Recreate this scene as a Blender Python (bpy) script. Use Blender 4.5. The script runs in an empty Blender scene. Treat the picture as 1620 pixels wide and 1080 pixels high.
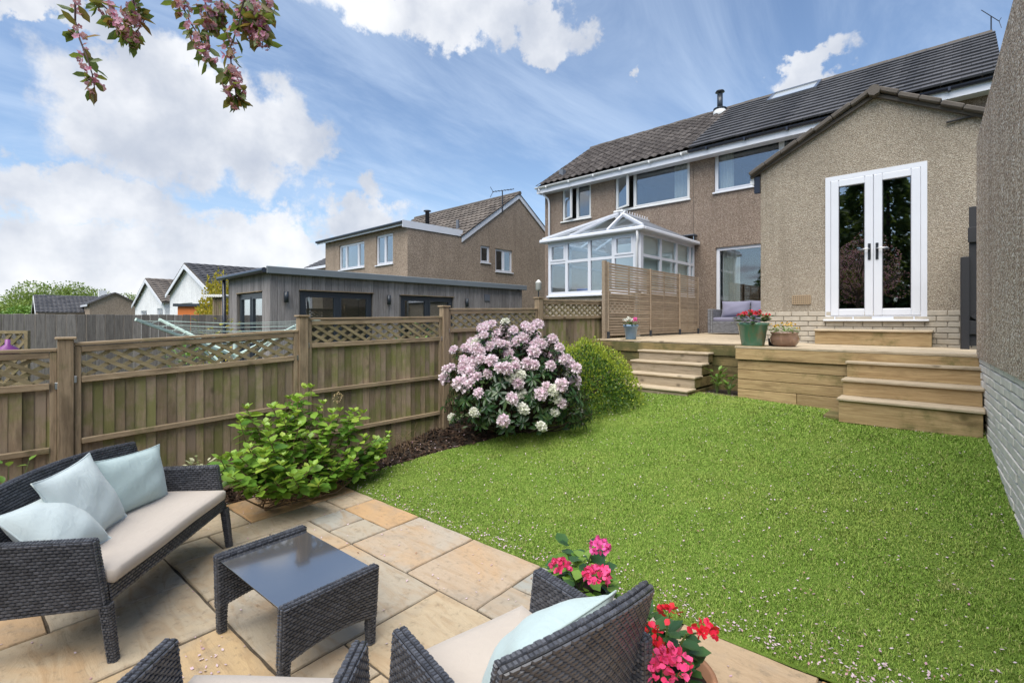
import bpy, math, random
import numpy as np
from mathutils import Matrix, Vector
random.seed(7); RNG = np.random.default_rng(7)
R = math.radians
S = bpy.context.scene
COL = S.collection

# ------------------------------------------------------------------ camera
EYE = 1.70                                  # metres above the patio
YAW = R(43.2)
FPX = 765.0                                 # focal length in photo pixels (1620 wide)
cam = bpy.data.cameras.new('camera'); camo = bpy.data.objects.new('camera', cam); COL.objects.link(camo)
cam.sensor_width = 36; cam.lens = 36 * FPX / 1620; cam.shift_y = -35 / 1620
cam.clip_start = 0.02; cam.clip_end = 3000
camo.location = (0, 0, EYE); camo.rotation_euler = (R(90), 0, YAW)
S.camera = camo
CA, SA = math.cos(YAW), math.sin(YAW)
def ray(px, py):
    t = (px - 810) / FPX
    return Vector((-SA + t * CA, CA + t * SA, (505 - py) / FPX))
def atD(px, py, d): return Vector((0, 0, EYE)) + ray(px, py) * d
def atY(px, py, Y): r = ray(px, py); return Vector((0, 0, EYE)) + r * (Y / r.y)
def atX(px, py, X): r = ray(px, py); return Vector((0, 0, EYE)) + r * (X / r.x)

# ------------------------------------------------------------------ light
SUN_EL, SUN_AZ = R(61), R(165)              # azimuth clockwise from +Y: a veiled sun high behind the camera
S.view_settings.view_transform = 'Standard'; S.view_settings.look = 'None'
S.view_settings.gamma = 1; S.view_settings.use_curve_mapping = False
S.view_settings.exposure = 1.25
sl = bpy.data.lights.new('sun', 'SUN'); so = bpy.data.objects.new('sun', sl); COL.objects.link(so)
sl.energy = 2.4; sl.angle = R(60); sl.color = (1, .95, .87)
sd = Vector((math.sin(SUN_AZ) * math.cos(SUN_EL), math.cos(SUN_AZ) * math.cos(SUN_EL), math.sin(SUN_EL)))
so.rotation_euler = sd.to_track_quat('Z', 'Y').to_euler(); so.location = sd * 40

# ------------------------------------------------------------------ node helpers
class NT:
    def __init__(s, nt): s.nt = nt
    def n(s, typ, _p=None, **inp):
        nd = s.nt.nodes.new('ShaderNode' + typ)
        for k, v in (_p or {}).items(): setattr(nd, k, v)
        for k, v in inp.items():
            k = k.replace('_', ' ') if k not in nd.inputs and not k.startswith('i') else k
            key = int(k[1:]) if (k[0] == 'i' and k[1:].isdigit()) else k
            s.set(nd.inputs[key], v)
        return nd
    def set(s, sock, v):
        if hasattr(v, 'is_output') or isinstance(v, bpy.types.NodeSocket): s.nt.links.new(v, sock)
        elif isinstance(v, bpy.types.Node): s.nt.links.new(v.outputs[0], sock)
        else:
            if isinstance(v, tuple) and len(v) == 3 and sock.type == 'RGBA': v = v + (1,)
            sock.default_value = v
    def m(s, op, a, b=0.0, c=None, clamp=False):
        nd = s.n('Math', {'operation': op, 'use_clamp': clamp}); s.set(nd.inputs[0], a); s.set(nd.inputs[1], b)
        if c is not None: s.set(nd.inputs[2], c)
        return nd.outputs[0]
    def vm(s, op, a, b=None):
        nd = s.n('VectorMath', {'operation': op}); s.set(nd.inputs[0], a)
        if b is not None: s.set(nd.inputs[1], b)
        return nd.outputs['Value'] if op in ('DOT_PRODUCT', 'LENGTH') else nd.outputs[0]
    def mix(s, f, a, b, blend='MIX'):
        nd = s.n('Mix', {'data_type': 'RGBA', 'blend_type': blend}); s.set(nd.inputs[0], f); s.set(nd.inputs[6], a); s.set(nd.inputs[7], b)
        return nd.outputs[2]
    def ramp(s, f, *stops):
        nd = s.n('ValToRGB'); s.set(nd.inputs[0], f); e = nd.color_ramp.elements
        while len(e) < len(stops): e.new(.5)
        for el, (p, c) in zip(e, stops):
            el.position = p; el.color = (c, c, c, 1) if isinstance(c, (int, float)) else tuple(c) + (1,)
        return nd.outputs[0]
    def sm(s, v, lo, hi):
        nd = s.n('MapRange', {'interpolation_type': 'SMOOTHSTEP'}); s.set(nd.inputs[0], v); nd.inputs[1].default_value = lo; nd.inputs[2].default_value = hi
        return nd.outputs[0]
    def noise(s, vec, scale, detail=4.0, rough=.55, dist=0.0, color=False):
        nd = s.n('TexNoise', None, Vector=vec, Scale=scale, Detail=detail, Roughness=rough, Distortion=dist)
        return nd.outputs['Color' if color else 'Fac']

# ------------------------------------------------------------------ sky: clear blue with white cumulus and thin veils
wd = bpy.data.worlds.new('World'); S.world = wd; wd.use_nodes = True
w = NT(wd.node_tree); wd.node_tree.nodes.clear()
sky = w.n('TexSky', {'sky_type': 'NISHITA', 'sun_disc': False, 'sun_elevation': SUN_EL, 'sun_rotation': SUN_AZ, 'air_density': 1.0, 'dust_density': .6, 'ozone_density': 2.0})
d = w.vm('NORMALIZE', w.n('TexCoord').outputs['Generated'])
sx = w.n('SeparateXYZ', None, Vector=d)
den = w.m('ADD', w.m('MAXIMUM', sx.outputs[2], 0.0), .16)
q = w.n('CombineXYZ', None, X=w.m('DIVIDE', sx.outputs[0], den), Y=w.m('DIVIDE', sx.outputs[1], den), Z=0.0).outputs[0]
warp = w.noise(d, 5.0, 6, .6)
fine = w.noise(d, 16.0, 6, .62)
edge = w.m('ADD', w.m('MULTIPLY', w.m('SUBTRACT', warp, .5), 1.75), w.m('MULTIPLY', w.m('SUBTRACT', fine, .5), .75))
dw = w.vm('ADD', d, w.vm('MULTIPLY', w.vm('SUBTRACT', w.noise(d, 9.0, 7, .62, .0, True), (.5, .5, .5)), (.26, .26, .26)))
def blob(px, py, a, b):
    c = ray(px, py).normalized(); k = ray(px, py).length
    a, b = a / FPX / k, b / FPX / k
    h = Vector((c.y, -c.x, 0)).normalized(); u = h.cross(c).normalized(); u = u if u.z > 0 else -u
    df = w.vm('SUBTRACT', dw, tuple(c))
    ex = w.vm('DOT_PRODUCT', df, tuple(h / a)); ey = w.vm('DOT_PRODUCT', df, tuple(u / b)); ez = w.vm('DOT_PRODUCT', df, tuple(c / max(a, b)))
    e = w.m('SQRT', w.m('ADD', w.m('ADD', w.m('MULTIPLY', ex, ex), w.m('MULTIPLY', ey, ey)), w.m('MULTIPLY', ez, ez)))
    return w.m('SUBTRACT', 1.0, e), ey
cum = None; low = None
CLOUDS = [(300, 195, 225, 125), (420, 215, 130, 110), (230, 150, 120, 100), (1280, 132, 92, 42), (60, 420, 420, 95), (400, 400, 210, 70), (580, 345, 120, 52), (690, 5, 260, 60),
          (60, 15, 150, 45), (120, 320, 190, 75), (860, 40, 90, 45), (1020, 92, 34, 26)]
for c4 in CLOUDS:
    e, ey = blob(*c4)
    cum = e if cum is None else w.m('MAXIMUM', cum, e)
g1 = w.noise(q, .85, 5, .55)                # the same kind of cloud goes on all round the sky
fwd = w.vm('DOT_PRODUCT', d, (-SA, CA, 0.0))
away = w.sm(fwd, .55, .1)
cum = w.m('MAXIMUM', cum, w.m('SUBTRACT', w.m('MULTIPLY', w.m('SUBTRACT', g1, .44), w.m('MULTIPLY', away, 5.0)), .35))
mask = w.sm(w.m('ADD', w.m('ADD', cum, -.10), w.m('MULTIPLY', edge, .55)), .0, .33)
veil = w.sm(w.noise(w.vm('MULTIPLY', q, (1.3, .38, 1.0)), 1.6, 8, .64, .9), .36, .78)
haze = w.sm(sx.outputs[2], .30, -.02)
veil = w.m('MAXIMUM', w.m('MULTIPLY', veil, .85), w.m('MULTIPLY', haze, .85))
shade = w.m('ADD', w.m('MULTIPLY', w.noise(d, 7.0, 5, .55), .8), w.m('MULTIPLY', w.noise(d, 2.3, 2, .5), .55))
ccol = w.mix(w.sm(shade, .52, .92), (.42, .46, .54), (.77, .78, .80))
skyc = w.mix(1.0, sky, (.135, .135, .135), 'MULTIPLY')
skyc = w.mix(w.m('MULTIPLY', veil, .60), skyc, (.55, .66, .82))
skyc = w.mix(w.m('MULTIPLY', mask, .97), skyc, ccol)
bg = w.n('Background', None, Color=skyc, Strength=0.575)
w.nt.links.new(bg.outputs[0], w.n('OutputWorld').inputs[0])

# ------------------------------------------------------------------ materials
MATS = {}
def mat(name, build):
    m = bpy.data.materials.new(name); m.use_nodes = True; t = NT(m.node_tree)
    b = m.node_tree.nodes['Principled BSDF']; build(t, b, m); MATS[name] = m; return m
def base(t, b, col, rough=.6, bump=None, bs=.3, bd=.01, spec=None):
    t.set(b.inputs['Base Color'], col); t.set(b.inputs['Roughness'], rough)
    if spec is not None: b.inputs['Specular IOR Level'].default_value = spec
    if bump is not None: t.set(b.inputs['Normal'], t.n('Bump', None, Strength=bs, Distance=bd, Height=bump).outputs[0])
def objc(t, rnd=True):
    c = t.n('TexCoord').outputs['Object']; r = t.n('ObjectInfo').outputs['Random']
    if rnd: c = t.vm('ADD', c, t.n('CombineXYZ', None, X=t.m('MULTIPLY', r, 31.7), Y=t.m('MULTIPLY', r, 17.3), Z=t.m('MULTIPLY', r, 53.1)).outputs[0])
    return c, r
def wood(name, dark, light, axis, stain=(.07, .085, .03), st=.0, vary=.35, knots=True, rough=.75, grey=None):
    def f(t, b, m):
        c, r = objc(t)
        sc = {'x': (1.2, 16, 16), 'y': (16, 1.2, 16), 'z': (16, 16, 1.2)}[axis]
        g = t.vm('MULTIPLY', c, sc)
        n1 = t.noise(g, 1.6, 7, .62, 1.2); n2 = t.noise(g, 6.5, 4, .7)
        col = t.ramp(n1, (.28, dark), (.72, light))
        col = t.mix(t.m('MULTIPLY', t.sm(n2, .5, .75), .45), col, tuple(v * .45 for v in dark))
        if grey: col = t.mix(t.sm(t.noise(c, 2.2, 4), .38, .7), col, grey)
        if knots:
            v = t.n('TexVoronoi', {'feature': 'F1'}, Vector=t.vm('MULTIPLY', c, tuple(v * (.16 if v > 2 else 1.6) for v in sc)), Scale=1.5).outputs['Distance']
            col = t.mix(t.m('MULTIPLY', t.sm(v, .17, .06), .8), col, tuple(x * .35 for x in dark))
        if st > 0:
            s1 = t.sm(t.noise(c, 2.6, 6, .65), .62 - st * .25, .80 - st * .2)
            col = t.mix(t.m('MULTIPLY', s1, .75), col, stain)
            s2 = t.sm(t.noise(t.vm('MULTIPLY', c, tuple(2.0 if v > 2 else .7 for v in sc)), 3.0, 5), .55, .75)
            col = t.mix(t.m('MULTIPLY', s2, .62), col, tuple(x * .45 for x in dark))
        br = t.m('ADD', 1 - vary / 2, t.m('MULTIPLY', r, vary))
        col = t.mix(1.0, col, t.n('CombineXYZ', None, X=br, Y=br, Z=br).outputs[0], 'MULTIPLY')
        base(t, b, col, rough, t.m('ADD', n1, t.m('MULTIPLY', n2, .6)), .45, .006, .25)
    return mat(name, f)
wood('fence_board', (.175, .125, .082), (.345, .265, .18), 'z', (.15, .165, .045), .85, .60, grey=(.27, .21, .155))
wood('fence_rail', (.20, .145, .09), (.40, .31, .205), 'y', (.13, .135, .05), .35, .25)
wood('fence_post', (.19, .14, .09), (.37, .285, .19), 'z', (.11, .12, .04), .35, .2)
wood('lath', (.19, .155, .085), (.34, .28, .17), 'y', (.12, .125, .04), .4, .3, knots=False)
wood('far_board', (.13, .118, .108), (.29, .265, .245), 'z', st=.0, vary=.5, knots=False)
wood('cladding', (.16, .146, .142), (.34, .318, .308), 'z', vary=.40, knots=False)
wood('deck_top', (.36, .285, .19), (.56, .47, .345), 'x', (.16, .14, .07), .2, .18)
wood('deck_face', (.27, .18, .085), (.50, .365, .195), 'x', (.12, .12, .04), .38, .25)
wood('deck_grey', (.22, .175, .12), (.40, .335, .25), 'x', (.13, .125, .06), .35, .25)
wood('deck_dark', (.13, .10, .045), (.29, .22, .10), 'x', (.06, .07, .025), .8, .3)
wood('screen_slat', (.27, .205, .145), (.45, .365, .275), 'y', vary=.35, knots=False)

def pebble(name, cols, scale, bs, bd, patch=None):
    def f(t, b, m):
        c = t.n('TexCoord').outputs['Object']
        v = t.n('TexVoronoi', {'feature': 'F1'}, Vector=c, Scale=scale, Randomness=1.0)
        rc = t.n('SeparateColor', None, Color=v.outputs['Color']).outputs[0]
        col = t.ramp(rc, *cols)
        col = t.mix(t.sm(v.outputs['Distance'], .30, .85), col, tuple(x * .8 for x in cols[0][1]))
        big = t.noise(c, 1.1, 5, .6); big2 = t.noise(c, 9.0, 4, .6)
        k = t.m('ADD', .66, t.m('ADD', t.m('MULTIPLY', big, .50), t.m('MULTIPLY', big2, .22)))
        col = t.mix(1.0, col, t.n('CombineXYZ', None, X=k, Y=k, Z=k).outputs[0], 'MULTIPLY')
        streak = t.sm(t.noise(t.vm('MULTIPLY', c, (3.2, 3.2, .22)), 1.0, 5, .65), .50, .74)
        col = t.mix(t.m('MULTIPLY', streak, .48), col, tuple(x * .75 for x in cols[0][1]))
        h = t.m('ADD', t.m('SUBTRACT', 1.0, v.outputs['Distance']), t.m('MULTIPLY', rc, .35))
        base(t, b, col, .88, h, bs, bd, .2)
    return mat(name, f)
pebble('dash_house', [(.0, (.19, .14, .108)), (.35, (.29, .225, .175)), (.75, (.37, .295, .235)), (1, (.50, .43, .36))], 80, .9, .012)
pebble('dash_extension', [(.0, (.31, .26, .20)), (.35, (.415, .36, .285)), (.75, (.49, .43, .345)), (1, (.60, .545, .46))], 95, .9, .012)
pebble('dash_right', [(.0, (.27, .20, .15)), (.3, (.47, .365, .28)), (.6, (.61, .50, .395)), (.85, (.72, .64, .55)), (1, (.85, .81, .75))], 62, .6, .012)
pebble('dash_far', [(.0, (.26, .20, .15)), (.5, (.36, .285, .22)), (1, (.45, .37, .295))], 40, .6, .01)
pebble('render_white', [(.0, (.74, .75, .76)), (.5, (.80, .80, .80)), (1, (.84, .84, .84))], 30, .4, .01)

def plain(name, col, rough=.5, spec=.5, metal=0, nz=.0, nscale=6, bump=0, coat=0):
    def f(t, b, m):
        c, r = objc(t, False)
        n = t.noise(c, nscale, 5, .6)
        k = t.m('ADD', 1 - nz, t.m('MULTIPLY', n, 2 * nz))
        cc = t.mix(1.0, col, t.n('CombineXYZ', None, X=k, Y=k, Z=k).outputs[0], 'MULTIPLY') if nz else col
        base(t, b, cc, rough, t.noise(c, nscale * 8, 4) if bump else None, bump, .004, spec)
        b.inputs['Metallic'].default_value = metal
        b.inputs['Coat Weight'].default_value = coat
    return mat(name, f)
plain('upvc', (.66, .68, .73), .34, .4, nz=.07, nscale=3)
plain('upvc_old', (.70, .71, .71), .45, .35, nz=.10, nscale=4)
plain('rubber', (.03, .03, .033), .6)
plain('anthracite', (.030, .038, .050), .35, nz=.05)
plain('gutter_black', (.017, .022, .038), .3, .5)
plain('steel', (.42, .43, .45), .3, .5, 1.0, nz=.1)
plain('dark_steel', (.055, .058, .065), .35, .5, .7, nz=.1)
plain('aluminium', (.62, .66, .66), .35, .5, .6)
plain('lead', (.13, .145, .175), .5, nz=.12)
plain('membrane', (.17, .195, .215), .6, nz=.12, nscale=3)
plain('black_stain', (.018, .018, .021), .6, nz=.25, bump=.3)
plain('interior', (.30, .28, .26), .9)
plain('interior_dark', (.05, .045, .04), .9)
plain('orange_paint', (.62, .17, .035), .7, nz=.08)
plain('mortar', (.33, .30, .255), .95, nz=.2, nscale=20, bump=.5)
plain('cream_brick', (.43, .385, .315), .85, nz=.30, nscale=9, bump=.6)
plain('white_brick', (.66, .63, .57), .8, nz=.28, nscale=7, bump=.7)
plain('wicker_core', (.010, .010, .012), .6)
plain('terracotta_vent', (.36, .27, .175), .8)
plain('terracotta', (.40, .205, .115), .75, nz=.22, nscale=7, bump=.25)
plain('soil', (.022, .015, .010), .95, nz=.4, nscale=30, bump=1)
plain('bark', (.075, .055, .042), .9, nz=.35, nscale=20, bump=.8)
plain('twig', (.055, .028, .026), .8, nz=.2)
plain('stem_brown', (.16, .105, .06), .85, nz=.3, nscale=25)
plain('stem_green', (.10, .16, .04), .6)
plain('skylight_sky_tint', (.42, .46, .50), .08, 1.0)  # pale base colour paints in the bright cloud reflected by the pane
plain('tile_dark', (.050, .050, .056), .62, nz=.30, nscale=3, bump=.3)
plain('tile_verge', (.095, .082, .070), .85, nz=.45, nscale=6, bump=.7)
plain('purple_plastic', (.22, .05, .24), .4)
plain('blue_plastic', (.03, .10, .45), .4)
plain('teal_plastic', (.03, .28, .30), .4)
plain('line_green', (.55, .70, .64), .45)
plain('blind', (.74, .79, .75), .8)
plain('lamp_white', (.75, .75, .70), .5)
def tile_rolled(t, b, m):
    c, r = objc(t)
    n = t.noise(c, 4.0, 5, .65)
    col = t.ramp(t.m('ADD', t.m('MULTIPLY', r, .55), t.m('MULTIPLY', n, .45)), (.2, (.045, .039, .037)), (.55, (.075, .066, .062)), (.9, (.12, .107, .10)))
    base(t, b, col, .85, t.noise(c, 60, 3), .4, .004, .2)
mat('tile_rolled', tile_rolled)
def tile_far(t, b, m):
    c = t.n('TexCoord').outputs['Object']; r = t.n('NewGeometry').outputs['Random Per Island']
    col = t.ramp(t.m('ADD', t.m('MULTIPLY', r, .6), t.m('MULTIPLY', t.noise(c, 2.0, 4), .4)), (.2, (.07, .058, .05)), (.8, (.15, .128, .11)))
    base(t, b, col, .85)
mat('tile_far', tile_far)
def slate(t, b, m):
    c = t.n('TexCoord').outputs['Object']; r = t.n('NewGeometry').outputs['Random Per Island']
    n = t.noise(c, 2.5, 5, .6)
    col = t.ramp(t.m('ADD', t.m('MULTIPLY', r, .4), t.m('MULTIPLY', n, .6)), (.2, (.040, .041, .047)), (.8, (.095, .094, .100)))
    base(t, b, col, .58, t.noise(c, 50, 3), .3, .004, .4)
mat('slate', slate)
def glass(name, tint, gain, rough=.012):
    def f(t, b, m):
        nt = m.node_tree; out = nt.nodes['Material Output']; nt.nodes.remove(b)
        bump = t.n('Bump', None, Strength=.06, Distance=.02, Height=t.noise(t.n('TexCoord').outputs['Object'], 1.1, 1)).outputs[0]
        bf = t.n('NewGeometry').outputs['Backfacing']          # same reflectance on both faces of a thin pane
        fr = t.n('Fresnel', None, IOR=t.m('SUBTRACT', 1.5, t.m('MULTIPLY', bf, 1.5 - 1 / 1.5)), Normal=bump).outputs[0]
        fac = t.m('MULTIPLY', fr, gain, clamp=True)
        mx = t.n('MixShader', None, Fac=fac)
        nt.links.new(t.n('BsdfTransparent', None, Color=tint).outputs[0], mx.inputs[1])
        nt.links.new(t.n('BsdfGlossy', None, Color=(.95, .97, 1.0), Roughness=rough, Normal=bump).outputs[0], mx.inputs[2])
        nt.links.new(mx.outputs[0], out.inputs[0])
    return mat(name, f)
glass('glass', (.84, .88, .89), 3.6)
glass('glass_low', (.88, .92, .92), 1.2)
glass('door_glass', (.42, .45, .45), 8.0)
glass('roof_glass', (.60, .66, .68), 1.7, .04)
def table_glass(t, b, m): base(t, b, (.055, .058, .066), .10, spec=1.0); b.inputs['IOR'].default_value = 2.1; b.inputs['Coat Weight'].default_value = 1; b.inputs['Coat IOR'].default_value = 1.7; b.inputs['Coat Roughness'].default_value = .05
mat('table_glass', table_glass)
def fabric(name, col, rough=.9, bs=.15):
    def f(t, b, m):
        c = t.n('TexCoord').outputs['Object']
        n = t.noise(c, 5, 4, .6)
        cc = t.mix(t.m('MULTIPLY', n, .35), col, tuple(x * .78 for x in col))
        wv = t.noise(c, 420, 2); fold = t.noise(t.vm('MULTIPLY', c, (1, 1, .5)), 14, 3, .5, 1.0)
        base(t, b, cc, rough, t.m('ADD', t.m('MULTIPLY', wv, .12), fold), bs, .03, .15)
        b.inputs['Sheen Weight'].default_value = .25
    return mat(name, f)
fabric('seat_fabric', (.52, .46, .40)); fabric('pillow_pale', (.56, .645, .655), bs=.22); fabric('pillow_aqua', (.45, .565, .57), bs=.22)
fabric('lilac_fabric', (.20, .20, .28)); fabric('curtain', (.62, .61, .55), bs=.1)
def wicker(name, a, bcol):
    def f(t, b, m):
        r = t.n('NewGeometry').outputs['Random Per Island']; c = t.n('TexCoord').outputs['Object']
        col = t.mix(r, a, bcol)
        st = t.noise(t.vm('MULTIPLY', c, (300, 300, 300)), 1, 2)
        base(t, b, col, .36, st, .15, .002, .6)
    return mat(name, f)
wicker('wicker', (.040, .043, .053), (.088, .093, .110)); wicker('wicker_grey', (.16, .17, .19), (.27, .28, .31))
def stone(t, b, m):
    c, r = objc(t)
    hue = t.ramp(r, (.0, (.41, .365, .285)), (.18, (.52, .30, .125)), (.36, (.41, .385, .33)), (.52, (.48, .37, .24)), (.68, (.34, .345, .315)), (.84, (.52, .37, .20)), (1, (.44, .385, .29)))
    n1 = t.noise(c, 2.0, 6, .62, .8); n2 = t.noise(t.vm('MULTIPLY', c, (1.2, 4.5, 1)), 2.2, 6, .6, 1.4); n3 = t.noise(c, 22, 5, .65)
    col = t.mix(t.m('MULTIPLY', t.sm(n2, .45, .72), .55), hue, (.33, .225, .13))
    col = t.mix(t.m('MULTIPLY', t.sm(t.noise(c, 1.1, 5, .6, 1.0), .48, .70), .55), col, (.50, .31, .15)); col = t.mix(t.m('MULTIPLY', t.sm(n1, .5, .75), .6), col, (.27, .25, .215))
    col = t.mix(t.m('MULTIPLY', t.sm(n3, .52, .75), .55), col, (.17, .14, .10))
    lich = t.sm(t.noise(c, 7, 6, .7), .68, .76)
    col = t.mix(t.m('MULTIPLY', lich, .35), col, (.12, .125, .07))
    base(t, b, col, t.m('ADD', .55, t.m('MULTIPLY', n3, .3)), t.m('ADD', t.m('ADD', n2, n1), t.m('MULTIPLY', n3, .5)), .55, .012, .35)
mat('stone', stone)
def jointm(t, b, m):
    c = t.n('TexCoord').outputs['Object']
    base(t, b, t.ramp(t.noise(c, 9, 5), (.35, (.055, .042, .028)), (.7, (.13, .105, .075))), .95, t.noise(c, 60, 4), .8, .006)
mat('joint', jointm)
def puddle(t, b, m): base(t, b, (.13, .09, .055), .10, spec=.6)
mat('puddle', puddle)
def ground(t, b, m):
    c = t.n('TexCoord').outputs['Object']
    base(t, b, t.ramp(t.noise(c, .6, 8, .65), (.3, (.035, .055, .018)), (.7, (.075, .095, .035))), .95, t.noise(c, 30, 4), .6, .02)
mat('ground', ground)
def lawnm(t, b, m):
    c = t.n('TexCoord').outputs['Object']
    base(t, b, t.ramp(t.noise(c, 40, 5), (.3, (.10, .17, .027)), (.75, (.17, .26, .046))), .9, t.noise(c, 150, 3), .8, .01, .15)
mat('lawn_base', lawnm)
def blade(t, b, m):
    r = t.n('NewGeometry').outputs['Random Per Island']; c = t.n('TexCoord').outputs['Object']
    col = t.ramp(r, (.0, (.11, .195, .026)), (.4, (.185, .315, .046)), (.72, (.275, .415, .075)), (.9, (.34, .41, .11)), (1, (.40, .37, .18)))
    patch = t.sm(t.noise(c, 1.5, 5, .65), .42, .72); worn = t.sm(t.noise(c, 2.6, 4, .6), .62, .75)
    col = t.mix(t.m('MULTIPLY', patch, .60), col, (.33, .405, .095)); col = t.mix(t.m('MULTIPLY', t.sm(t.noise(c, 5.5, 4, .6), .56, .75), .45), col, (.09, .17, .03)); col = t.mix(t.m('MULTIPLY', worn, .50), col, (.33, .31, .13))
    base(t, b, col, .65, spec=.12)
    b.inputs['Transmission Weight'].default_value = 0
mat('blade', blade)
def leafm(name, stops, rough=.42, trans=.25, spec=.45):
    def f(t, b, m):
        r1 = t.n('NewGeometry').outputs['Random Per Island']; r2 = t.n('ObjectInfo').outputs['Random']
        r = t.m('FRACT', t.m('ADD', r1, r2))
        col = t.ramp(r, *stops)
        base(t, b, col, rough, spec=spec)
        if trans:
            nt = m.node_tree; out = nt.nodes['Material Output']
            tr = t.n('BsdfTranslucent', None, Color=t.mix(.35, col, (.35, .45, .05)))
            mx = t.n('MixShader', None, Fac=trans); nt.links.new(b.outputs[0], mx.inputs[1]); nt.links.new(tr.outputs[0], mx.inputs[2]); nt.links.new(mx.outputs[0], out.inputs[0])
    return mat(name, f)
leafm('leaf_hydrangea', [(0, (.08, .20, .025)), (.5, (.15, .31, .04)), (1, (.26, .42, .06))], trans=.35)
leafm('leaf_hydrangea_new', [(0, (.17, .31, .03)), (.6, (.26, .42, .05)), (1, (.36, .46, .07))])
leafm('leaf_rhodo', [(0, (.014, .040, .016)), (.6, (.03, .075, .024)), (1, (.065, .105, .033))], .32, .08)
leafm('leaf_box', [(0, (.03, .085, .012)), (.5, (.06, .14, .018)), (1, (.10, .19, .025))], .45, .2)
leafm('leaf_box_new', [(0, (.22, .31, .03)), (.6, (.33, .41, .045)), (1, (.44, .48, .06))], .45, .3)
leafm('leaf_tree', [(0, (.10, .16, .03)), (.5, (.17, .255, .045)), (1, (.27, .34, .08))], .6, .3)
leafm('leaf_conifer', [(0, (.04, .075, .03)), (.6, (.065, .115, .04)), (1, (.10, .15, .06))], .7, .4)
leafm('leaf_crab', [(0, (.07, .12, .03)), (.5, (.12, .17, .04)), (.78, (.20, .14, .045)), (1, (.26, .11, .045))], .4, .42)
leafm('leaf_dark', [(0, (.018, .06, .022)), (.6, (.04, .105, .03)), (1, (.06, .14, .035))], .35, .15)
leafm('leaf_mid', [(0, (.08, .18, .03)), (.6, (.14, .27, .04)), (1, (.20, .33, .06))], .4, .25)
leafm('leaf_yellow', [(0, (.35, .33, .04)), (1, (.48, .36, .03))], .5, .25)
leafm('leaf_varieg', [(0, (.12, .17, .05)), (.5, (.40, .42, .25)), (1, (.5, .5, .33))], .5, .2)
leafm('petal_rhodo', [(0, (.85, .71, .81)), (.5, (.88, .80, .86)), (1, (.82, .59, .74))], .6, .3, .2)
leafm('petal_rhodo_white', [(0, (.82, .82, .75)), (.6, (.87, .86, .83)), (1, (.77, .79, .66))], .6, .3, .2)
leafm('petal_crab', [(0, (.62, .26, .42)), (.5, (.72, .42, .55)), (1, (.52, .10, .25))], .6, .45, .2)
leafm('petal_pink', [(0, (.75, .05, .20)), (.5, (.85, .10, .30)), (1, (.62, .02, .10))], .5, .2, .3)
leafm('petal_magenta', [(0, (.80, .10, .38)), (.5, (.85, .16, .46)), (1, (.70, .05, .28))], .5, .2, .3)
leafm('petal_red', [(0, (.55, .008, .018)), (.6, (.70, .02, .05)), (1, (.62, .015, .08))], .5, .2, .3)
leafm('petal_white', [(0, (.80, .80, .76)), (1, (.7, .7, .62))], .6, .2, .2)
leafm('petal_yellow', [(0, (.75, .50, .03)), (1, (.70, .32, .02))], .6, .2, .2)
leafm('fallen', [(0, (.62, .45, .53)), (.6, (.68, .57, .62)), (.85, (.55, .32, .42)), (1, (.38, .23, .14))], .7, .1, .2)
leafm('mulch_chip', [(0, (.018, .011, .008)), (.5, (.045, .026, .017)), (.85, (.085, .055, .036)), (1, (.16, .115, .08))], .9, 0, .2)
leafm('straw', [(0, (.30, .22, .12)), (1, (.42, .33, .19))], .9, .1, .2)
def glaze(name, a, bc, rough=.2, streak=True):
    def f(t, b, m):
        c = t.n('TexCoord').outputs['Object']
        n = t.noise(t.vm('MULTIPLY', c, (7, 7, 1.6)), 1.6, 6, .65, .8)
        base(t, b, t.mix(t.sm(n, .45, .75), a, bc), rough, t.noise(c, 25, 3), .1, .004, .5)
        b.inputs['Coat Weight'].default_value = .4
    return mat(name, f)
glaze('glaze_green', (.085, .20, .135), (.21, .17, .10)); glaze('glaze_blue', (.17, .28, .42), (.24, .34, .44), .45); glaze('glaze_brown', (.20, .12, .085), (.30, .19, .13)); glaze('glaze_teal', (.13, .27, .27), (.18, .30, .28))

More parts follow.
